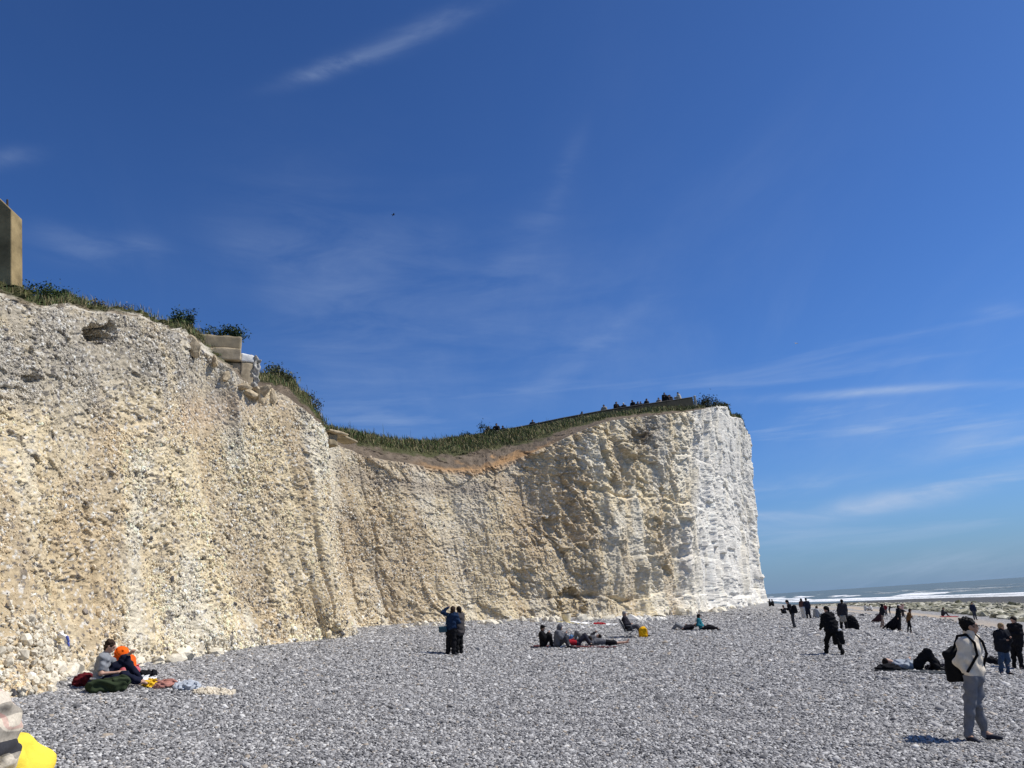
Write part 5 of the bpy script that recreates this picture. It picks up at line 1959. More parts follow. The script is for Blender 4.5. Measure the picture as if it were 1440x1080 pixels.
# walking man in black
p, rz = spot(1174, 921)
h = H_of(1160, 852, 921)
J = stand(-150, h, lean=.06, side=.03, stride=.30, spread=.15, arms=('swing', 'back'), head=(.25, 0), hphi=-95, twist=-10, tilt=3)
wk = person('person all in black with a bulky jacket, walking with legs wide apart across the shingle', p, J, rz, top=((.010, .010, .012), 'jacket'), bottom=((.010, .010, .011),), hair='black', vox=.019, tl=.055, fat=.04, hem=.06, bl=.03, fold=.014, seed=7)
q = to_world(wk, J['WR'] + V3(0, 0, -.28))
b = sdf_obj('shoulder_bag', [('b', V3(0, 0, 0), np.array([.13, .05, .16]), .06), ('c', V3(0, 0, .18), J['WR'] - (J['WR'] + V3(0, 0, -.28)), .02, .02)], .02, fab((.013, .013, .014)), None, q, rz, k=.03, fold=.008)
tag(b, 'black bag carried at the hip by the walking person in black', 'bag')
q = to_world(wk, J['WR'] + V3(.05, -.05, -.03))
tag(sdf_obj('paper_cup', [('c', V3(-.05, 0, 0), V3(.06, 0, .02), .05, .04)], .014, fab((.75, .75, .74)), None, q, rz, k=0, fold=.004), 'small white wrapper in the hand of the walking person in black', 'wrapper')

# man with a pale bag, seen from behind
p, rz = spot(1187, 886)
h = H_of(1187, 843, 886)
J = stand(176, h, arms=('down', 'bag'), spread=.14, side=.02, tilt=7)
bk = person('person in long dark jacket seen from behind, with bags, beyond the walking person', p, J, rz, top=((.03, .03, .036), 'jacket'), bottom=(BLACK,), hair='black', vox=.022, tl=.05, fat=.04, hem=.16, bl=.03, seed=8)
q = to_world(bk, V3(.05, -.16, .62))
tag(sdf_obj('tote_bag', [('b', V3(0, 0, 0), np.array([.13, .03, .15]), .03), ('c', V3(-.08, 0, .17), V3(0, .05, .42), .015, .015)], .022, fab((.30, .27, .22)), None, q, rz, fold=.006), 'beige tote bag hanging at the back of the person in the long dark jacket', 'bag')
blob('black_rucksack', 1199, 886, (.75, .5, .80), fab((.012, .012, .013)), 'big black rucksack standing on the shingle right of the person in the long dark jacket', 'rucksack', seed=12, vox=.03)

# man looking down at his phone
p, rz = spot(1118, 884)
h = H_of(1110, 843, 884)
J = stand(-82, h, lean=.10, arms=('phone', 'phone'), head=(.5, 0), spread=.09, stride=.04)
ph = person('person in black jacket and grey trousers looking down at a phone, black backpack on', p, J, rz, top=((.014, .014, .017), 'jacket'), bottom=((.05, .05, .056),), shoes=(.03, .03, .03), hair='black', vox=.021, tl=.03, hem=.05, bl=.02, seed=9)
rucksack('black backpack worn by the person looking down at a phone', ph, J, .024, 1.15, .0, False)

# further along: a woman in white and a man in dark blue, a child squatting, someone sitting
p, rz = spot(1131, 870)
h = H_of(1130, 841, 870)
J = stand(150, h, arms=('down', 'cross'), spread=.12)
person('person in white cap and long cream trousers standing left of a companion in dark blue', p, J, rz, top=((.10, .05, .045),), bottom=((.62, .60, .55),), hair='black', long_hair=.28, cap=(.75, .75, .74), vox=.028, bl=.06, seed=10, shoes=(.6, .6, .58))
p, rz = spot(1138, 871)
h = H_of(1135, 841, 871)
J = stand(-165, h, arms=('front', 'down'), spread=.12, stride=.06)
person('person in dark blue with one arm out towards the companion in white cap', p, J, rz, top=((.018, .022, .038), 'jacket'), bottom=((.014, .016, .026),), hair='black', vox=.028, tl=.035, bl=.03, seed=11)
p, rz = spot(1105, 864)
J = sit(-80, .05, (.34, .36), (.26, .28), (.52, .52), head=(.3, 0), H=1.5)
person('person in dark clothes squatting far off behind the one looking at a phone', p, J, rz, top=((.03, .03, .035),), bottom=(BLACK,), hair='black', vox=.03, seed=12)
p, rz = spot(1148, 870)
J = sit(120, .08, (.34, .36), (.45, .5), (.42, .42), head=(.35, 0), H=1.72)
person('person in pale grey top sitting with back turned, right of a standing pair', p, J, rz, top=((.33, .34, .34),), bottom=((.20, .21, .21),), hair='dark', vox=.03, tl=.05, fat=.05, seed=13)
for k, (x, y, ph_, lab) in enumerate(((1083, 852.5, 60, 'tiny dark sitting figure by the far end of the headland, left one of two'), (1087.5, 852.5, -60, 'tiny dark sitting figure by the far end of the headland, right one of two'))):
    p, rz = spot(x, y)
    person(lab, p, sit(ph_, .0, (.34, .36), (.45, .5), (.42, .42)), rz, top=((.02, .02, .024),), bottom=(BLACK,), hair='black', vox=.05, group='pair sitting by the headland')

# women with blowing skirts
p, rz = spot(1241, 883)
h = H_of(1238, 849, 883)
J = stand(110, h, tilt=8, lean=.04, arms=('cross', 'cross'), head=(.2, 0), stride=.12, spread=.08)
person('person in dark jacket and long maroon skirt blown to the left by the wind', p, J, rz, top=((.02, .02, .024), 'jacket'), bottom=((.30, .22, .17), 'trousers'), hair='black', long_hair=.3, tie=(-.30, .1, .20), vox=.025, skirt=((.055, .026, .026), .42, .24, (-.34, 0, 0)), tl=.035, fat=.02, shoes=(.015, .015, .016), seed=14)
p, rz = spot(1265, 888)
h = H_of(1264, 850, 888)
J = stand(60, h, tilt=8, lean=.02, arms=('out', 'down'), head=(.1, 0), spread=.08)
person('person in white hat and long black dress streaming out to the left', p, J, rz, top=((.010, .010, .012), 'bodice'), bottom=(BLACK,), hair='black', long_hair=.3, cap=(.66, .62, .56), vox=.024, skirt=((.010, .010, .012), .16, .30, (-.52, 0, .06)), tl=.018, seed=15)
p, rz = spot(1279, 891)
h = H_of(1277, 856, 891)
J = stand(75, h, tilt=8, lean=.06, arms=('cross', 'back'), head=(.45, 0), stride=.10, spread=.09)
person('person in rusty brown top and black leggings, right of the long black dress', p, J, rz, top=((.13, .065, .028),), bottom=(BLACK,), hair='brown', long_hair=.34, tie=(.16, 0, -.02), vox=.023, tl=.022, bl=.0, seed=16)
p, rz = spot(1247, 867)
h = H_of(1247, 849, 867)
person('person in red jacket seen from behind, far off by the rocks', p, stand(170, h, arms=('cross', 'cross'), spread=.1), rz, top=((.16, .022, .028), 'jacket'), bottom=((.10, .10, .11),), hair='dark', vox=.036, tl=.04, seed=17)
p, rz = spot(1252, 866)
h = H_of(1252, 852, 866)
person('person in black crouched forward, far off by the rocks beside the red jacket', p, stand(90, max(h, 1.2), lean=.16, arms=('front', 'front'), head=(.4, 0)), rz, top=(BLACK,), bottom=((.03, .03, .03),), hair='black', vox=.036, seed=18)
p, rz = spot(1271, 869)
h = H_of(1271, 849, 869)
person('person in pink top with a raised arm, far off behind the long black dress', p, stand(-30, h, arms=('up', 'hips')), rz, top=((.55, .36, .33),), bottom=((.06, .05, .05),), hair='brown', long_hair=.2, vox=.034, seed=19)
p, rz = spot(1217, 859)
person('person in pale grey sitting at the rock belt, left one of two', p, sit(110, .05, (.36, .36), (.5, .5), (.42, .42)), rz, top=((.45, .46, .47),), bottom=((.30, .31, .33),), hair='black', vox=.04, tl=.05, seed=20)
p, rz = spot(1226, 859)
person('person in white with black hair sitting at the rock belt, right one of two', p, sit(-100, .05, (.36, .36), (.5, .5), (.42, .42)), rz, top=((.70, .69, .66),), bottom=(BLACK,), hair='black', vox=.04, tl=.05, seed=21)
p, rz = spot(1326, 867)
person('person in dark clothes sitting alone in front of the rock belt', p, sit(85, .1, (.36, .36), (.5, .5), (.42, .42)), rz, top=((.03, .03, .036),), bottom=((.04, .04, .05),), hair='black', vox=.038, tl=.05, seed=22)
towel('red_towel', 1335, 867.5, 1.6, 1.0, fab((.38, .05, .06)), 'red and pink towel by the lone sitting figure at the rocks', 0, 'towel', .05, 4)
p, rz = spot(1372, 872)
h = H_of(1372, 856, 872)
person('person in dark blue standing at the rocks, beyond the person in cream fleece', p, stand(20, min(max(h, 1.6), 1.9)), rz, top=((.02, .025, .05), 'jacket'), bottom=((.05, .055, .07),), hair='black', vox=.036, tl=.04, seed=23)

# ------------------------------------------------------------------ the embracing couple
p, rz = spot(634, 921)
h = H_of(634, 853, 921)
J = stand(150, h, lean=.03, side=-.03, arms=('cross', 'cross'), head=(.1, 0), spread=.12, tilt=3)
S = J['SL']
J['ER'], J['WR'] = J['ER'], J['WR']
# the arm on the left of the picture is lifted with the hand at the head
sgn = 'L' if J['SL'][0] < J['SR'][0] else 'R'
J['E' + sgn] = J['S' + sgn] + V3(-.22, -.02, .14) * J['s']
J['W' + sgn] = J['S' + sgn] + V3(-.02, .0, .30) * J['s']
cp = person('person in blue jacket with one elbow raised beside the head, embracing a companion', p, J, rz, top=((.015, .031, .070), 'jacket'), bottom=((.012, .012, .014),), hair='brown', long_hair=.12, vox=.018, tl=.03, fat=.015, hem=.05, bl=.045, fold=.012, seed=24)
p2, rz2 = spot(646, 920)
h = H_of(645, 853, 920)
J2 = stand(-130, h, lean=.02, arms=('cross', 'cross'), head=(.05, 0), spread=.12, tilt=3)
person('person in long grey brown jacket and black trousers, facing the one in blue', p2, J2, rz2, top=((.062, .056, .056), 'jacket'), bottom=((.012, .012, .013),), hair='dark', long_hair=.16, vox=.018, tl=.04, fat=.025, hem=.16, bl=.03, fold=.012, seed=25)
q = to_world(cp, V3(-.25, -.05, .86))
tb = sdf_obj('shoulder_bag', [('b', V3(0, 0, 0), np.array([.11, .045, .07]), .03), ('c', V3(.08, 0, .08), V3(.22, -.02, .50), .013, .013)], .018, fab((.045, .095, .12)), None, q, rz, fold=.004)
tag(tb, 'teal shoulder bag hanging behind the person in the blue jacket', 'bag')

# ------------------------------------------------------------------ group on the red blanket
towel('blanket', 806, 910.5, 3.4, .8, fab((.085, .03, .03)), 'dark red blanket under the group lying in the middle of the beach', -.12, 'blanket', .03, 6)
p, rz = spot(764, 911)
J = sit(80, -.02, (.30, .33), (.36, .40), (.50, .47), head=(.18, 0), H=1.66, arms=((V3(.16, .08, -.20), V3(.30, -.08, .0)), (V3(.16, .08, -.20), V3(.30, -.08, .0))))
person('person in black and a peaked cap sitting at the left end of the red blanket', p, J, rz, top=((.012, .012, .013),), bottom=((.010, .010, .011),), hair='dark', cap=BLACK, vox=.02, tl=.03, bl=.03, seed=26)
p, rz = spot(785, 911)
J = sit(75, .06, (.36, .38), (.42, .46), (.40, .36), head=(.3, 0), H=1.7, arms=((V3(.14, .06, -.22), V3(.30, -.06, -.02)), (V3(.16, .08, -.20), V3(.32, -.08, -.05))))
person('person with a grey hood up, sitting second from the left on the red blanket', p, J, rz, top=((.12, .122, .135), 'hoodie'), bottom=((.05, .05, .056),), hood=(.12, .122, .135), vox=.02, tl=.05, fat=.03, bl=.03, seed=27)
p, rz = spot(812, 909)
J = lie(10, (.85, .7), ('head', 'belly'), .12, H=1.7)
person('person in red top lying with knees up in the middle of the blanket', p, J, rz, top=((.27, .014, .022),), bottom=((.045, .045, .055),), hair='dark', vox=.021, tl=.03, bl=.03, seed=28)
p, rz = spot(853, 908)
J = lie(4, (.0, .0), ('head', 'chin'), .18, prone=True, H=1.76)
person('person in black shorts lying face down with bare legs, right end of the blanket', p, J, rz, top=((.11, .11, .12),), bottom=(BLACK, 'shorts'), hair='dark', bare=True, vox=.021, tl=.035, bl=.03, seed=29)
p, rz = spot(822, 903)
J = lie(175, (.0, .9), ('face', 'belly'), .10, H=1.65)
person('person in charcoal with one knee raised, lying behind the red top', p, J, rz, top=((.09, .09, .10),), bottom=((.14, .135, .13),), hair='black', vox=.023, tl=.03, bl=.03, seed=30)
blob('denim_jacket', 803, 901, (.55, .35, .26), fab((.085, .16, .28)), 'crumpled blue denim lying behind the person in the red top', 'jacket', fold=.035, seed=2)
blob('cloth_bundle', 780, 911, (.45, .3, .22), fab((.50, .44, .40)), 'pale bundle of cloth in front of the person in the hood', 'bundle', fold=.03, seed=4)
blob('carrier_bag', 794, 911, (.45, .3, .18), fab((.66, .66, .66)), 'white carrier bag at the edge of the red blanket', 'bag', fold=.03, seed=5)
for x, y, lab in ((807, 913, 'pair of dark shoes, left one, in front of the red blanket'), (812, 913.5, 'pair of dark shoes, right one, in front of the red blanket')):
    p, rz = spot(x, y)
    tag(sdf_obj('trainer', [('c', V3(-.09, 0, .05), V3(.09, 0, .04), .05, .038), ('c', V3(-.10, 0, .05), V3(-.09, 0, .10), .045, .04)], .018, fab((.03, .03, .032)), None, p, rz + .4), lab, 'shoe')
p, rz = spot(787.5, 907)
bt = sdf_obj('water_bottle', [('c', V3(0, 0, .05), V3(0, 0, .20), .045, .045), ('c', V3(0, 0, .20), V3(0, 0, .26), .04, .016)], .014, plain('bottle_blue', (.42, .60, .66), .15, .1, spec=.5), None, p, rz, k=.01)
sdf_obj('cap', [('c', V3(0, 0, .275), V3(0, 0, .295), .018, .018)], .008, plain('bottle_cap', (.75, .76, .78), .4, .05), bt, k=0)
tag(bt, 'pale blue water bottle between the hooded figure and the red top', 'bottle')

# ------------------------------------------------------------------ man in the folding chair
p, rz = spot(886, 897)
h = 1.74
J = stand(85, h, head=(.0, 0))
f, l = J['f'], J['l']
J['P'] = UPV * .46
for sd, sg in (('L', 1), ('R', -1)):
    J['h' + sd] = J['P'] + l * sg * .09
    J['K' + sd] = J['P'] + f * .40 + l * sg * .12 + UPV * .07
    J['A' + sd] = f * (.72 + .06 * sg) + l * sg * .12 + UPV * .09
    J['T' + sd] = J['A' + sd] + f * .15 - UPV * .04
J['C'] = J['P'] + UPV * .40 - f * .16
J['N'] = J['C'] + UPV * .12 - f * .02
J['H'] = J['N'] + UPV * .16 + f * .03
for sd, sg in (('L', 1), ('R', -1)):
    J['S' + sd] = J['C'] + l * sg * .18 + UPV * .05
    J['E' + sd] = J['S' + sd] - UPV * .26 + l * sg * .10 + f * .02
    J['W' + sd] = J['E' + sd] + f * .24 - UPV * .0 - l * sg * .10
person('person with grey hair in dark jacket sitting in a folding chair by the cliff foot', p, J, rz, top=((.028, .026, .032), 'jacket'), bottom=((.075, .075, .085),), hair='grey', vox=.021, tl=.04, fat=.03, bl=.03, seed=31)
ch = empty('folding_chair', p, rz)
tag(ch, 'low folding camp chair with thin legs under the person with grey hair', 'chair')
TUBE = plain('chair_tube', (.22, .22, .23), .4, .1)
fr = []
for sg in (1, -1):
    a = l * sg * .27
    fr += [('c', -f * .25 + a + UPV * .02, f * .26 + a + UPV * .36, .016, .016), ('c', f * .25 + a + UPV * .02, -f * .24 + a + UPV * .36, .016, .016), ('c', -f * .20 + a + UPV * .34, -f * .44 + a + UPV * .92, .016, .016)]
    fr.append(('c', -f * .36 + a * 1.1 + UPV * .60, f * .14 + a * 1.1 + UPV * .57, .02, .02))
    fr.append(('c', f * .14 + a * 1.1 + UPV * .57, f * .2 + a + UPV * .33, .014, .014))
sdf_obj('frame', fr, .018, TUBE, ch, k=.005)
M = np.stack([f, l, UPV])
CF = fab((.05, .052, .058))
sdf_obj('seat', [('b', UPV * .335 + f * .0, np.array([.23, .25, .008]), .012, M)], .02, CF, ch, k=0)
d = nrmv(-f * .24 + UPV * .58)
sdf_obj('backrest', [('b', -f * .33 + UPV * .64, np.array([.28, .25, .006]), .012, np.stack([d, l, np.cross(d, l)]))], .02, CF, ch, k=0)
p, rz = spot(905, 897)
yb = sdf_obj('yellow_bag', [('b', V3(0, 0, .24), np.array([.10, .12, .15]), .08), ('e', V3(.02, 0, .44), np.array([.13, .13, .1]))], .025, fab((.72, .38, .012)), None, p, rz + .3, k=.05, fold=.01)
sdf_obj('pocket', [('b', V3(.14, -.05, .2), np.array([.03, .09, .10]), .03)], .022, fab((.55, .22, .015)), yb, k=0)
tag(yb, 'bright yellow bag standing at the feet of the person in the folding chair', 'bag')

# ------------------------------------------------------------------ pair stretched out under the headland
p, rz = spot(962, 887)
J = lie(180, (.72, .62), ('belly', 'side'), .16, H=1.75)
person('person in black top and grey trousers lying with bent knees, feet towards the left', p, J, rz, top=((.02, .019, .024),), bottom=((.19, .195, .20),), hair='brown', vox=.023, tl=.035, bl=.03, seed=32)
p, rz = spot(988, 887)
J = sit(85, -.14, (.40, .42), (.80, .84), (.22, .14), head=(.35, 0), H=1.68, arms=((V3(.02, .10, -.26), V3(.22, -.02, -.30)), (V3(-.06, .10, -.26), V3(.14, .02, -.36))))
J['P'] = J['P'] - J['f'] * .0
person('person in teal jacket with dark hair leaning back, black legs stretched to the right', p, J, rz, top=((.025, .16, .20), 'jacket'), bottom=(BLACK,), hair='dark', long_hair=.14, vox=.023, tl=.035, bl=.03, seed=33)
blob('light_bag', 987, 886.5, (.3, .25, .2), fab((.62, .68, .72)), 'pale blue bag on the lap side of the person in the teal jacket', 'bag', fold=.02, seed=6)

# ------------------------------------------------------------------ man sitting by the near cliff
p, rz = spot(138, 968)
J = sit(82, .05, (.40, .46), (.70, .76), (.10, .50), head=(.38, 0), hphi=75, H=1.70,
        arms=((V3(.22, .12, -.10), V3(.44, .0, -.10)), (V3(.02, .06, -.30), V3(.24, -.02, -.42))))
# camera side knee lies flat, far knee up: near side is the right one when facing right
J['KR'], J['AR'] = V3(.46, -.26, .20), V3(.70, -.22, .08)
J['TR'] = J['AR'] + V3(.14, -.03, -.045)
J['KL'], J['AL'] = V3(.44, .10, .52), V3(.74, .02, .085)
J['TL'] = J['AL'] + V3(.15, .0, -.05)
J['EL'], J['WL'] = J['SL'] + V3(.24, .02, -.14), V3(.50, .05, .60)
J['ER'], J['WR'] = J['SR'] + V3(.0, -.07, -.30), V3(.34, -.22, .28)
tee = person('person with curly brown hair in grey t-shirt sitting barefoot by the cliff foot', p, J, rz, top=((.225, .235, .25), 't_shirt'), bottom=((.012, .014, .028),), hair='brown', bare=True, sleeves='short', vox=.0135, fine=True, fold=.010, tl=.028, bl=.03, hem=.05, seed=34)
H, fh, lh = J['H'], J['fh'], J['lh']
pr = []
for k in range(46):
    v = RNG.randn(3)
    v /= np.linalg.norm(v)
    if v @ fh > .45 or v[2] < -.35:
        continue
    c = H + UPV * .035 - fh * .02 + v * .088
    pr.append(('c', c, c + RNG.randn(3) * .012, .024, .018))
sdf_obj('curls', pr, .013, MATS['hair_brown'], tee, k=.02)
dn = nrmv(J['P'] - J['C'])
for t, nm, cc in ((.80, 'white_stripe', (.70, .70, .70)), (.98, 'navy_stripe', (.015, .02, .05)), (1.12, 'white_stripe', (.70, .70, .70))):
    c = lerp(J['C'], J['P'], t)
    ring = [c + nrmv(J['l'] * math.cos(a) * .19 + J['f'] * math.sin(a) * .155) * np.linalg.norm([.19 * math.cos(a), .155 * math.sin(a)]) for a in np.linspace(0, 6.283, 17)]
    wd = .022 if nm == 'white_stripe' else .05
    sdf_obj(nm, [('c', ring[q], ring[q + 1], wd, wd) for q in range(16)], .0135, cloth(cc), tee, k=.01)
for sg in (1, -1):
    sdf_obj('eye', [('e', H + fh * .082 + lh * sg * .033 + UPV * .0, np.array([.012, .012, .010]))], .006, MATS['eye_dark'], tee, k=0)
q = hit(160, 971)
q = hit(158, 971)
bg_ = sdf_obj('olive_bag', [('b', V3(-.02, 0, .11), np.array([.26, .10, .05]), .07), ('e', V3(.2, 0, .13), np.array([.18, .15, .13])), ('e', V3(-.24, 0, .1), np.array([.16, .15, .11]))], .016, fab((.030, .042, .022)), None, q + V3(.02, -.18, 0), rz, k=.04, fold=.022, fold_s=.2)
sdf_obj('flap', [('b', V3(.2, -.08, .18), np.array([.12, .06, .02]), .03)], .016, fab((.04, .055, .03)), bg_, k=0, fold=.01)
tag(bg_, 'soft olive green bag in front of the person in the grey t-shirt', 'bag')
blob('red_bag', 118, 965, (.42, .32, .26), fab((.11, .014, .018)), 'dark red bag behind the back of the person in the grey t-shirt', 'bag', seed=9)

# companion under an orange hat, mostly hidden behind him
p, rz = spot(160, 961)
p = p + V3(.0, .50, 0)
p[2] = float(ground(p[0], p[1]))
J = sit(8, .10, (.34, .36), (.40, .44), (.22, .22), head=(.4, 0), hphi=30, H=1.6, arms=((V3(.08, .04, -.24), V3(.20, -.10, -.30)), (V3(.08, .04, -.24), V3(.20, -.10, -.30))))
_w = at(170, 921, p[1] - .12) - p
_h = V3(_w[0] * math.cos(-rz) - _w[1] * math.sin(-rz), _w[0] * math.sin(-rz) + _w[1] * math.cos(-rz), _w[2])
_d = (_h - J['H']) * [1, 1, 1]
for q in ('H', 'N'):
    J[q] = J[q] + _d * (1 if q == 'H' else .8)
for q in ('C', 'SL', 'SR', 'EL', 'ER'):
    J[q] = J[q] + _d * .6
per = person('person in orange sun hat, half hidden behind the person in the grey t-shirt', p, J, rz, top=((.78, .13, .02),), bottom=((.50, .12, .14),), hair='dark', hat=None, bare=True, vox=.017, tl=.05, seed=35)
H = J['H']
hu = nrmv(V3(.22, -.90, .42))
e1 = nrmv(np.cross(hu, V3(0, 0, 1)))
e2 = np.cross(hu, e1)
Mh = np.stack([e1, e2, hu])
wed = [('e', H + hu * .10 + UPV * .02, np.array([.12, .12, .075]), Mh), ('e', H + hu * .055 + UPV * .02, np.array([.16, .16, .022]), Mh)]
for k in range(8):
    a = k * math.pi / 4
    dd = e1 * math.cos(a) + e2 * math.sin(a)
    wed.append(('c', H + hu * .185 + UPV * .02, H + hu * .075 + UPV * .02 + dd * .145, .012, .010))
sdf_obj('sun_hat', wed, .013, fab((.88, .13, .012)), per, k=.012)
for nm, x, y, sz, cc, lab, cat in (('white_cloth', 199, 962, (.5, .35, .14), (.74, .74, .73), 'white cloth heaped beside the raised knee of the person in the grey t-shirt', 'cloth'),
                                   ('black_bag', 204, 951, (.5, .22, .12), (.012, .012, .014), 'flat black bag lying behind the white cloth', 'bag'),
                                   ('yellow_cloth', 213, 966, (.30, .22, .14), (.72, .44, .03), 'crumpled yellow cloth by the bare feet', 'cloth'),
                                   ('checked_cloth', 233, 968, (.42, .3, .16), (.42, .20, .16), 'crumpled reddish brown cloth right of the yellow one', 'cloth'),
                                   ('white_paper', 248, 962, (.34, .16, .06), (.78, .78, .77), 'white paper lying behind the reddish cloth', 'paper'),
                                   ('pale_bag', 262, 970, (.48, .30, .16), (.42, .45, .49), 'pale bluish plastic bag at the right end of the row of belongings', 'bag'),
                                   ('pink_bottle', 190, 951, (.14, .12, .26), (.62, .08, .10), 'pinkish red pouch standing behind the raised knee', 'pouch')):
    blob(nm, x, y, sz, fab(cc), lab, cat, vox=.014, fold=.028, fs=.10, seed=int(x))

# scrap of white and blue cloth caught on the near cliff
q = at(92, 898, 17.55)
sc = sdf_obj('cloth_scrap', [('c', V3(-.12, 0, .10), V3(.05, 0, -.03), .06, .05), ('c', V3(.02, -.04, .03), V3(.08, -.02, -.14), .04, .03)], .015, fab((.76, .74, .70)), None, q + V3(.15, -.25, 0), 0, k=.03, fold=.012, fold_s=.08)
sdf_obj('blue_edge', [('c', V3(.07, -.05, .04), V3(.12, -.04, -.15), .028, .022)], .012, fab((.09, .12, .38)), sc, k=0, fold=.008, fold_s=.08)
tag(sc, 'white and blue cloth scrap caught on the scree low on the near cliff', 'cloth')

# at the cliff foot behind the group
towel('yellow_towel', 800, 876.5, 2.6, 1.1, fab((.72, .60, .22)), 'yellow towel spread at the foot of the cliff behind the blanket group', 0, 'towel', .05, 8)
towel('white_towel', 836, 879, 3.2, 1.3, fab((.80, .79, .77)), 'long white towel spread right of the yellow one at the cliff foot', 0, 'towel', .10, 9)
blob('red_shirt', 842, 880, (.95, .5, .22), fab((.33, .025, .03)), 'red shirt dropped on the white towel', 'shirt', fold=.03, vox=.03, seed=7)
p, rz = spot(797, 875.5)
bx_ = sdf_obj('beach_basket', [('c', V3(0, 0, .06), V3(0, 0, .50), .26, .32), ('xc', V3(0, 0, .62), V3(0, 0, .80), .27, .30)], .03, fab((.62, .55, .42)), None, p, rz, k=.01)
sdf_obj('rim', [('c', V3(.31 * math.cos(a), .31 * math.sin(a), .62), V3(.31 * math.cos(a + .45), .31 * math.sin(a + .45), .62), .025, .025) for a in np.arange(0, 6.28, .45)], .02, fab((.05, .04, .035)), bx_, k=.005)
tag(bx_, 'pale basket with a dark rim standing on the yellow towel', 'basket')
boulder(819, 874, .42, 'large pale chalk boulder between the basket and the white towel', 'single large boulders', .4)

# ------------------------------------------------------------------ passer-by in the bottom left corner
Yp = 2.1
hd = at(-42, 1046, Yp)
gz = float(ground(hd[0], hd[1]))
h = (hd[2] - gz) / .93
rz = -math.atan2(hd[0], hd[1])
J = stand(60, h, arms=('front', 'down'), head=(.12, 0), hphi=150)
ca, sa = math.cos(rz), math.sin(rz)
for q in ('SL', 'SR', 'EL', 'ER', 'WL', 'WR', 'C'):
    J[q] = J[q] + UPV * (.112 if q[0] != 'C' else .105)
J['N'] = J['N'] + UPV * .07
for q in ('SL', 'EL', 'WL', 'SR', 'ER', 'WR'):
    J[q] = J[q] + V3(.045 if J[q][0] > 0 else -.045, 0, 0)
off = V3(J['H'][0] * ca - J['H'][1] * sa, J['H'][0] * sa + J['H'][1] * ca, J['H'][2])
yel = person('person in bright yellow jacket with a checked headscarf, cut off by the bottom left corner', hd - off, J, rz, top=((.80, .60, .07), 'jacket'), bottom=((.03, .03, .035),),
             hair='black', hat=('scarf', 'scarf'), vox=.011, fine=True, fold=.011, tl=.03, fat=.01, hem=.1, collar=.9, seed=36)
PL = bpy.data.materials.new('checked_wool')
PL.use_nodes = True
t = NT(PL.node_tree)
tcn = t.new('ShaderNodeTexCoord')
mpn = t.new('ShaderNodeMapping')
t.put(mpn.inputs[0], tcn.outputs['Object'])
mpn.inputs['Rotation'].default_value = (R(20), R(25), R(35))
sp_ = t.new('ShaderNodeSeparateXYZ')
t.put(sp_.inputs[0], mpn.outputs[0])


def band(v, period, width, ofs=0.0):
    f = t.math('FRACT', t.math('ADD', t.math('DIVIDE', v, period), 20.0 + ofs))
    return t.math('LESS_THAN', f, width / period)


g1 = t.math('ADD', t.math('MULTIPLY', band(sp_.outputs[0], .085, .03), .5), t.math('MULTIPLY', band(sp_.outputs[2], .085, .03), .5))
wv = t.noise(tcn.outputs['Object'], 160, 2, .5)
col = t.mix(g1, (.60, .53, .42, 1), (.03, .03, .035, 1))
col = t.mix(t.math('MULTIPLY', band(sp_.outputs[0], .085, .005, .6), .35), col, (.44, .10, .10, 1))
col = t.mix(1.0, col, t.maprange(wv, .3, .7, .82, 1.15), 'MULTIPLY')
t.put(t.n['Principled BSDF'].inputs['Base Color'], col)
t.n['Principled BSDF'].inputs['Roughness'].default_value = .95
H, fh = J['H'], J['fh']
hu = UPV
lh = J['lh']
sdf_obj('headscarf', [('e', H + hu * .03 - fh * .01, np.array([.098, .112, .112]), np.stack([lh, fh, hu])), ('c', H - fh * .045 - hu * .05, J['N'] - fh * .05 + hu * .02, .085, .09), ('c', H - hu * .10, J['N'] + fh * .05, .075, .085),
                      ('c', H + V3(.035, .0, .07), H + V3(.085, .0, -.03), .045, .035), ('c', H + V3(.085, .0, -.03), H + V3(.07, .0, -.06), .030, .035),
                      ('xe', H + fh * .115 - hu * .015, np.array([.07, .075, .088]), np.stack([lh, fh, hu]))], .011, PL, yel, k=.03, fold=.008, fold_s=.06, seed=3)
for sg in (1, -1):
    sdf_obj('eye', [('e', H + fh * .084 + J['lh'] * sg * .033 + UPV * .01, np.array([.012, .012, .010]))], .006, MATS['eye_dark'], yel, k=0)

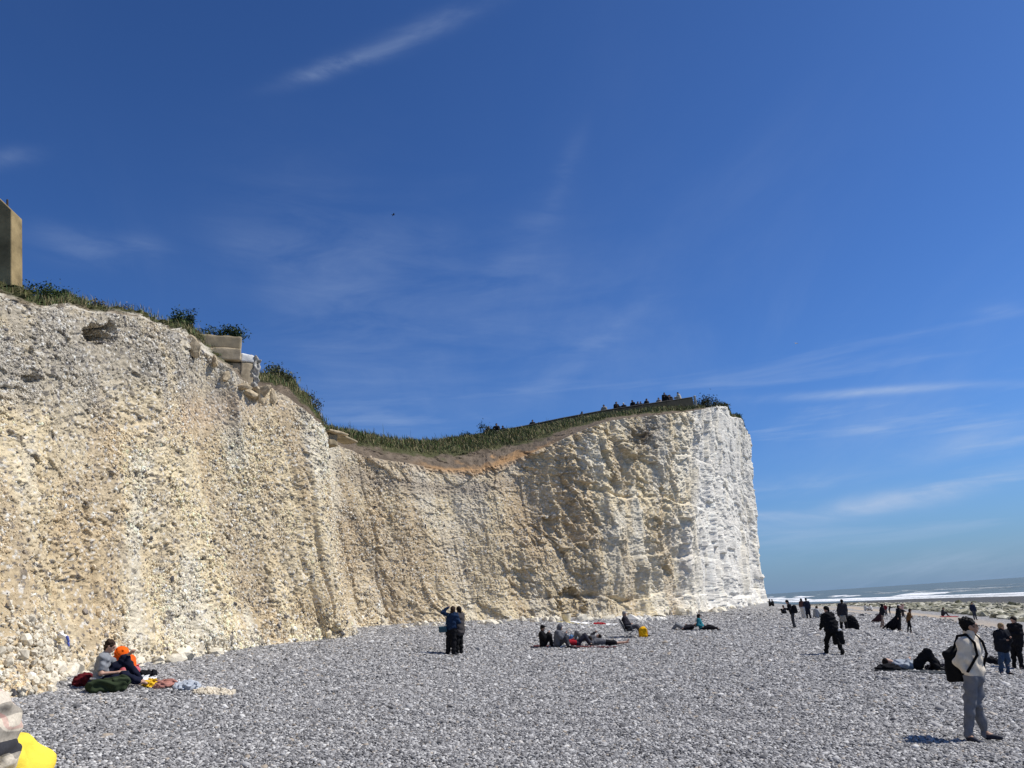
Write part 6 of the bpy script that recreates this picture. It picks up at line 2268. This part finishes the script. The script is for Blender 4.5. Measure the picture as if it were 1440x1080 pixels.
# ------------------------------------------------------------------ people behind the clifftop wall
TOPS = [(.02, .02, .022), (.03, .03, .04), (.10, .09, .08), (.015, .015, .02), (.05, .05, .055), (.02, .02, .03)]
for k, (x, y, ph_, tp, hr, lab) in enumerate((
        (686.5, 601, 20, (.05, .05, .045), 'brown', 'person in dull green top, first head from the left above the clifftop wall'),
        (698, 597, 0, (.015, .015, .018), 'black', 'person in black standing tall above the left part of the clifftop wall'),
        (708, 600, -40, (.04, .05, .06), 'dark', 'person in blue grey bending low over the left part of the clifftop wall'),
        (748.5, 592, 10, (.02, .02, .022), 'black', 'person with broad dark shoulders, left one of two close together on the lower wall'),
        (756.5, 595, 60, (.02, .02, .03), 'black', 'small head, right one of two close together on the lower wall'),
        (817, 580, 70, (.02, .02, .025), 'black', 'person bent low, only the head showing above the middle of the clifftop wall'),
        (849.5, 570.5, -20, (.30, .27, .22), 'dark', 'person in pale top with dark hair above the middle of the wall'),
        (865.7, 566.5, 30, (.02, .02, .022), 'black', 'person in black leaning right between a pale top and a white cap on the wall'),
        (877, 568, -10, (.03, .03, .035), 'cap', 'person in white cap above the clifftop wall'),
        (890, 564, -40, (.02, .02, .022), 'black', 'taller dark figure right of the white cap on the clifftop wall'),
        (896, 566, 40, (.025, .025, .03), 'black', 'short dark figure, left one of two just right of a taller one'),
        (900.5, 566, 10, (.02, .02, .03), 'dark', 'short dark figure, right one of two just right of a taller one'),
        (908, 562, 50, (.02, .02, .022), 'black', 'lone dark figure where the clifftop wall grows taller'),
        (926.5, 560.5, -20, (.28, .24, .20), 'brown', 'person in beige low above the taller end of the wall'),
        (933.5, 553.5, 20, (.018, .018, .02), 'black', 'tallest dark figure near the right end of the clifftop wall'),
        (938.5, 557, 60, (.02, .02, .024), 'black', 'dark figure crouched against the tallest one on the wall'),
        (942.5, 556.5, -30, (.03, .028, .03), 'dark', 'dark rounded figure right of the tallest one on the wall'),
        (954.5, 552.5, -80, (.55, .48, .38), 'black', 'person with dark hair and pale cream top, last on the right of the clifftop wall'))):
    Yw = float(np.interp(x, WX, WD)) + .75
    top_ = at(x, y, Yw)
    foot = wall_pt(x)[2] - 1.28
    hh = float(np.clip(top_[2] + .07 - foot, 1.25, 2.0))
    loc = V3(top_[0], top_[1], top_[2] + .07 - hh)
    J = stand(ph_, hh, lean=.06, arms=('front', 'front') if k % 3 else ('cross', 'hips'), head=(.1, 0))
    person(lab, loc, J, -math.atan2(loc[0], loc[1]), top=(tp,), bottom=((.03, .03, .035),), hair='black' if hr == 'cap' else hr, cap=(.75, .74, .72) if hr == 'cap' else None, vox=.032, tl=.06, fat=.06, group='people looking over the clifftop wall')


# ------------------------------------------------------------------ two birds
def bird(px, py, Y, col, label, rz, span=1.0):
    q = at(px, py, Y)
    o = sdf_obj('bird', [('c', V3(-.20, 0, 0), V3(.16, 0, .02), .03, .075), ('c', V3(.16, 0, .02), V3(.26, 0, .05), .06, .045), ('c', V3(.28, 0, .05), V3(.34, 0, .04), .02, .008), ('c', V3(-.2, 0, 0), V3(-.36, 0, .0), .05, .02)],
                .02, plain('feather_%02d' % int(col[0] * 99), col, .8, .1), None, q, rz, k=.03)
    tag(o, label, 'bird')
    for sg in (1, -1):
        V, F = [], []
        pts = [(0, .05, .02, .20), (.22, .02, .12, .20), (.42, .06, .10, .15), (.62, -.04, .02, .03)]
        for y, x, z, c in pts:
            for e in (.5, -.5):
                for dz in (.012, -.012):
                    V.append(V3(x + c * e, sg * (.04 + y * span), z + dz))
        for q_ in range(3):
            a = q_ * 4
            F += [[a, a + 2, a + 6, a + 4], [a + 1, a + 5, a + 7, a + 3], [a, a + 4, a + 5, a + 1], [a + 2, a + 3, a + 7, a + 6]]
        F += [[0, 1, 3, 2], [12, 14, 15, 13]]
        obj('wing', mesh_np('wing', np.array(V), np.array(F), (plain('wing_%02d' % int(col[0] * 99), tuple(c * .8 for c in col), .8, .1),), True), o)
    return o


bird(553, 302, 120, (.02, .02, .025), 'small dark bird gliding high in the blue above the sunken cliff', R(25), .9)
bird(1119.5, 483, 170, (.78, .78, .78), 'tiny white gull high over the sea beyond the headland', R(-60), 1.1)
